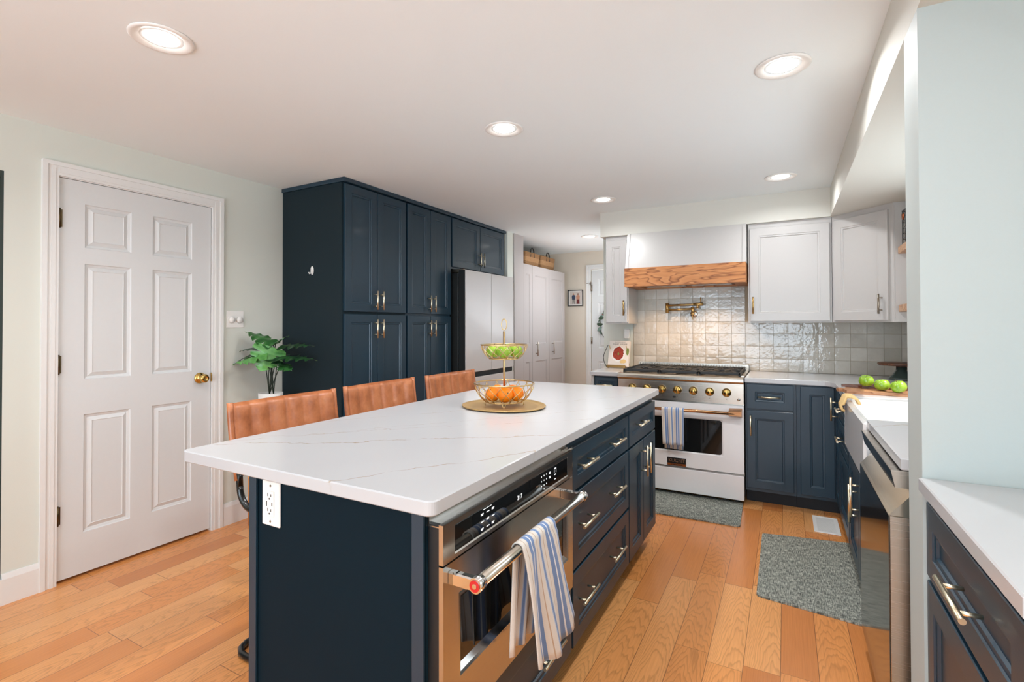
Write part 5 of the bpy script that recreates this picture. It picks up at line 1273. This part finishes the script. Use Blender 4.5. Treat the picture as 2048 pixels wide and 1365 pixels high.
# cake stand in the corner
r = thing('cake_stand', (0.70, 4.30, CT), 'dark glass pedestal stand with walnut top in the back corner', 'cake stand')
MB().lathe([(0, 0), (0.075, 0), (0.078, 0.006), (0.070, 0.016), (0.050, 0.035), (0.032, 0.065), (0.030, 0.098), (0, 0.098)], (0.70, 4.30, CT+0.0005), 40).build('pedestal', 'dark_ceramic', r)
MB().lathe([(0, 0.099), (0.128, 0.099), (0.134, 0.104), (0.134, 0.113), (0.128, 0.118), (0, 0.118)], (0.70, 4.30, CT+0.0005), 48).build('top', 'walnut', r)

# ------------------------------------------------------------------ stools
def make_stool():
    r = thing('counter_stool', (0, 0, 0), 'x', 'stool')
    W = 0.515; tr = 0.0125
    # leather back, leaning outward (-X); channels vertical
    mb = MB(); nu, nv = 57, 15; z0, z1 = 0.700, 0.985; V = []
    def back(u, v, sd):
        y = -W/2+W*u; z = z0+(z1-z0)*v; x = -0.055*v**1.2-0.012*math.sin(PI*v)
        curve = 0.020*(1-(2*u-1)**2); ch = abs(math.sin(6*PI*u)); puff = 0.010*ch**0.5+0.006
        edge = min(1.0, min(v, 1-v)/0.09)**0.5; edge2 = min(1.0, min(u, 1-u)/0.02)**0.5
        return (x-curve+sd*puff*edge*edge2, y, z)
    for sd in (1, -1):
        for i in range(nu):
            for j in range(nv): V.append(back(i/(nu-1), j/(nv-1), sd))
    off = nu*nv; F_ = []
    for s_ in (0, 1):
        for i in range(nu-1):
            for j in range(nv-1):
                a = s_*off+i*nv+j; F_.append((a, a+nv, a+nv+1, a+1))
    mb.add(V, F_, True); mb.build('backrest', 'tan_leather', r)
    # side welts
    for sgn in (-1, 1):
        mb = MB(); pts = []
        for j in range(9):
            v = j/8; pts.append((-0.055*v**1.2-0.012*math.sin(PI*v)-0.002, sgn*(W/2+0.002), z0-0.012+(z1-z0+0.014)*v))
        mb.tube(pts, 0.0125, 10); mb.build('side_sleeve', 'tan_leather', r)
    # seat
    mb = MB(); nu, nv = 31, 21; V = []
    for sd in (1, -1):
        for i in range(nu):
            for j in range(nv):
                u, v = i/(nu-1), j/(nv-1); x = 0.04+0.40*u; y = -0.235+0.47*v
                ch = abs(math.sin(5*PI*v)); e = min(1, min(u, 1-u)/0.05)**0.5*min(1, min(v, 1-v)/0.05)**0.5
                V.append((x, y, 0.615+sd*(0.010+0.008*ch**.5)*e+0.010*(2*u-1)**2))
    off = nu*nv; F_ = []
    for s_ in (0, 1):
        for i in range(nu-1):
            for j in range(nv-1):
                a = s_*off+i*nv+j; F_.append((a, a+nv, a+nv+1, a+1))
    mb.add(V, F_, True); mb.build('seat', 'tan_leather', r)
    # cantilever tube frame: one continuous tube per side joined at the floor
    def arc(cx, cz, rad, a0, a1, n=8): return [(cx+rad*math.cos(a0+(a1-a0)*k/n), cz+rad*math.sin(a0+(a1-a0)*k/n)) for k in range(n+1)]
    side = [(0.0, 0.72), (0.004, 0.665)]+arc(0.084, 0.665, 0.08, PI, 1.5*PI)+[(0.38, 0.585)]+arc(0.40, 0.525, 0.06, PI/2, 0)+[(0.452, 0.30), (0.445, 0.10)]+arc(0.370, 0.088, 0.075, 0.0, -PI/2)+[(0.20, 0.013), (0.05, 0.013)]
    ys = W/2-0.002
    pts = [(x, -ys, z) for x, z in side]+[(0.012, -ys+0.004, 0.013), (-0.020, -ys+0.022, 0.013), (-0.036, -ys+0.055, 0.013), (-0.040, -ys+0.09, 0.013)]
    pts += [(p[0], -p[1], p[2]) for p in pts[::-1]]
    mb = MB(); mb.tube(pts, tr, 12); mb.build('tube_frame', 'black_tube', r)
    mb = MB(); mb.cyl((0.447, -ys, 0.24), (0.447, ys, 0.24), tr*0.85, n=12); mb.build('footrest', 'black_tube', r)
    return r
st = make_stool()
SL = [(-1.885, 1.462, 0.0, 'tan leather counter stool with black tube frame, nearest the camera at the island'),
      (-1.900, 2.070, 0.0, 'tan leather counter stool in the middle of the three at the island'),
      (-1.885, 2.705, 0.0, 'tan leather counter stool farthest from the camera, next to the fruit stand')]
for i, (x, y, a, lb) in enumerate(SL):
    o = st if i == 0 else copy_tree(st)
    o.location = (x, y, 0); o.rotation_euler = (0, 0, a); o['label'] = lb; o['group'] = 'counter stools along the island'

# ------------------------------------------------------------------ plant on its stand
pcx, pcy = -2.985, 2.125; pz = 0.855
r = thing('plant_stand', (pcx, pcy, 0), 'light wooden plant stand on the floor beside the navy pantry', 'stand')
for sx in (-1, 1):
    for sy in (-1, 1): MB().cyl((pcx+sx*0.085, pcy+sy*0.085, 0), (pcx+sx*0.085, pcy+sy*0.085, 0.72), 0.013, 0.017, n=14).build('leg', 'stand_wood', r)
MB().box(pcx-0.078, pcx+0.078, pcy-0.012, pcy+0.012, 0.66, 0.69).box(pcx-0.012, pcx+0.012, pcy-0.078, pcy-.012, 0.66, 0.69).box(pcx-0.012, pcx+0.012, pcy+.012, pcy+.078, 0.66, 0.69).build('cross_brace', 'stand_wood', r)
r = thing('potted_monstera', (pcx, pcy, 0.691), 'leafy green monstera in a white pot on the wooden stand beside the pantry', 'plant')
pt = MB().lathe([(0, 0), (0.060, 0), (0.068, 0.01), (0.0755, pz-0.691), (0.070, pz-0.691), (0.066, pz-0.691-0.02), (0, pz-0.691-0.02)], (pcx, pcy, 0.691), 40).build('pot', 'pot_white', r)
MB().lathe([(0, 0), (0.064, 0.0), (0.066, -0.004)], (pcx, pcy, pz-0.014), 24).build('soil', 'soil', pt)
def monstera(mb, M, L, W, droop, cup, notch=5, seed=0):
    rr_ = random.Random(seed); ns = 60; out = []
    for s_ in (1, -1):
        for k in range(ns+1):
            t = k/ns                                     # 0 base .. 1 tip
            x = L*(t-0.12*math.sin(PI*min(1, t*3))*(t < .33)); wdt = W*(math.sin(PI*min(1, (t+0.10)**0.72))**0.8)
            if t > 0.97: wdt *= (1-t)/0.03
            f = (t*notch) % 1.0
            if 0.15 < t < 0.92:
                cut = max(0.0, 1-abs(f-0.5)/0.16)
                wdt *= 1-0.58*cut
            out.append((x, s_*wdt/2, t))
    V = []; F_ = []
    rows_ = 6
    for s_ in (0, 1):
        for k in range(ns+1):
            x, y, t = out[s_*(ns+1)+k]
            for q in range(rows_+1):
                a = q/rows_; yy = y*a; z = -droop*(t**2)*L-cup*abs(yy)*1.4+0.02*L*math.sin(t*notch*2*PI)*a
                V.append((L*t*(1-a)+x*a+0.10*L*a*a*(0.5-t)*0, yy, z))
    for s_ in (0, 1):
        for k in range(ns):
            for q in range(rows_):
                b_ = (s_*(ns+1)+k)*(rows_+1)+q; F_.append((b_, b_+1, b_+rows_+2, b_+rows_+1))
    mb.add(V, F_, True, M)
def leaf_M(base, direc, up):
    x = Vector(direc).normalized(); z = Vector(up); z = (z-x*z.dot(x)).normalized(); y = z.cross(x)
    return Matrix(((x.x, y.x, z.x, base[0]), (x.y, y.y, z.y, base[1]), (x.z, y.z, z.z, base[2]), (0, 0, 0, 1)))
toC = Vector((0.82, -0.57, 0.05))
# base point offsets along screen-right (rd), up and toward the viewer; direction; up-normal; length; width; droop; material
LV = [((0.00, 1.160, 0.05), (-0.35, -0.78, 0.30), (0.2, 0.75, 0.7), 0.17, 0.19, 0.10, 'leaf_bright', 5),
      ((-0.02, 1.120, 0.06), (-1.0, -0.25, 0.25), (0, 1, 0.35), 0.20, 0.15, 0.10, 'leaf_bright', 5),
      ((-0.05, 1.130, 0.02), (-1.0, -0.12, -0.05), (0, 1, 0.2), 0.22, 0.13, 0.35, 'leaf_deep', 5),
      ((-0.04, 1.155, -0.01), (-1.0, 0.10, -0.15), (0, 1, 0.15), 0.17, 0.11, 0.25, 'leaf_deep', 4),
      ((0.03, 1.175, 0.0), (-0.72, 0.42, 0.0), (0.1, 1, 0.35), 0.20, 0.14, 0.15, 'leaf_mid', 5),
      ((0.02, 1.180, 0.0), (0.55, 0.45, 0.2), (-0.2, 1, 0.3), 0.11, 0.10, 0.20, 'leaf_mid', 4),
      ((0.06, 1.165, 0.01), (1.0, 0.16, 0.0), (0, 1, 0.25), 0.20, 0.13, 0.18, 'leaf_deep', 5),
      ((0.04, 1.095, 0.02), (1.0, 0.05, 0.05), (0, 1, 0.25), 0.24, 0.14, 0.16, 'leaf_deep', 5),
      ((0.07, 1.040, 0.03), (0.75, -0.35, 0.4), (0, 0.9, 0.5), 0.09, 0.09, 0.10, 'leaf_mid', 3),
      ((-0.01, 1.100, 0.03), (0.6, -0.35, 0.2), (0.1, 1, 0.3), 0.14, 0.10, 0.1, 'leaf_deep', 4)]
for i, (b_, dr_, up_, L_, W_, dp, mt, nn) in enumerate(LV):
    P0 = Vector((pcx, pcy, 0))+rd*b_[0]+toC*b_[2]+Vector((0, 0, b_[1]))
    D = rd*dr_[0]+Vector((0, 0, dr_[1]))+toC*dr_[2]; U = rd*up_[0]+Vector((0, 0, up_[1]))+toC*up_[2]
    mb = MB(); monstera(mb, leaf_M(P0, D, U), L_*1.12, W_*1.1, dp, 0.12, nn, i)
    lf = mb.build('leaf', mt, r)
    root = Vector((pcx, pcy, pz-0.012))+rd*(0.018*math.cos(i*2.1))+toC*(0.015*math.sin(i*2.1))
    mid = root.lerp(P0, 0.55)+rd*(0.25*(P0-root).dot(rd)*-0.5)
    MB().tube([root.lerp(mid, t/5)*(1-t/10)+mid.lerp(P0, t/5)*(t/10) for t in range(6)]+[mid.lerp(P0, 0.75), P0], 0.0030, 6).build('stem', 'stem_green', r)
# ------------------------------------------------------------------ dimmer plate
r = thing('dimmer_plate', (WL+0.003, 2.015, 1.34), 'white double dimmer switch plate on the wall right of the white door', 'switch')
MB().box(WL+0.0005, WL+0.006, 1.957, 2.074, 1.285, 1.396, bev=0.002).build('plate', 'white_plastic', r)
for y in (1.990, 2.042): MB().lathe([(0, 0), (0.021, 0), (0.0205, 0.010), (0.0185, 0.016), (0, 0.017)], (WL+0.006, y, 1.337), 24, axis=(1, 0, 0)).build('knob', 'white_plastic', r)
# ------------------------------------------------------------------ floor things
def floor_mat(pts, name, label, r_=0.02):
    mb = MB(); n = len(pts); out = []
    for i in range(n):
        p0, p1, p2 = Vector(pts[i-1]), Vector(pts[i]), Vector(pts[(i+1) % n]); a = (p0-p1).normalized()*r_; b_ = (p2-p1).normalized()*r_
        for k in range(5):
            t = k/4; out.append(tuple((p1+a)*(1-t)**2+p1*2*t*(1-t)+(p1+b_)*t*t))
    mb.prism(out, 0.0008, 0.009)
    return tag(mb.build(name, 'woven_grey'), label, 'mat')
floor_mat([(-0.130, 2.650), (0.375, 2.590), (0.375, 3.545), (-0.134, 3.452)], 'kitchen_mat', 'grey woven mat on the floor in front of the sink cabinets')
floor_mat([(-1.12, 3.475), (-0.262, 3.500), (-0.277, 3.992), (-1.12, 3.985)], 'kitchen_mat', 'grey woven mat on the floor in front of the range')
r = thing('floor_register', (0.22, 3.80, 0), 'white metal floor vent register by the inner cabinet corner', 'vent')
Vp = [(0.149, 3.944), (0.278, 3.955), (0.293, 3.664), (0.152, 3.646)]
mb = MB(); mb.box(0.150, 0.292, 3.650, 3.672, 0.0005, 0.006, bev=.002).box(0.150, 0.292, 3.928, 3.950, 0.0005, 0.006, bev=.002).box(0.150, 0.170, 3.672, 3.928, 0.0005, 0.006).box(0.272, 0.292, 3.672, 3.928, 0.0005, 0.006)
mb.build('frame', 'white_plastic', r)
mb = MB()
for k in range(17): y = 3.676+k*0.0150; mb.box(0.170, 0.272, y, y+0.009, 0.001, 0.0045)
mb.build('louvre', 'white_plastic', r); tag(MB().box(0.170, 0.272, 3.672, 3.928, 0.0003, 0.0009).build('duct_shadow', 'toe_kick', r), 'dark sheet as duct shade')  # dark sheet under the louvres stands in for shade in the duct

for o in bpy.data.objects:
    if '_w' in o: del o['_w']
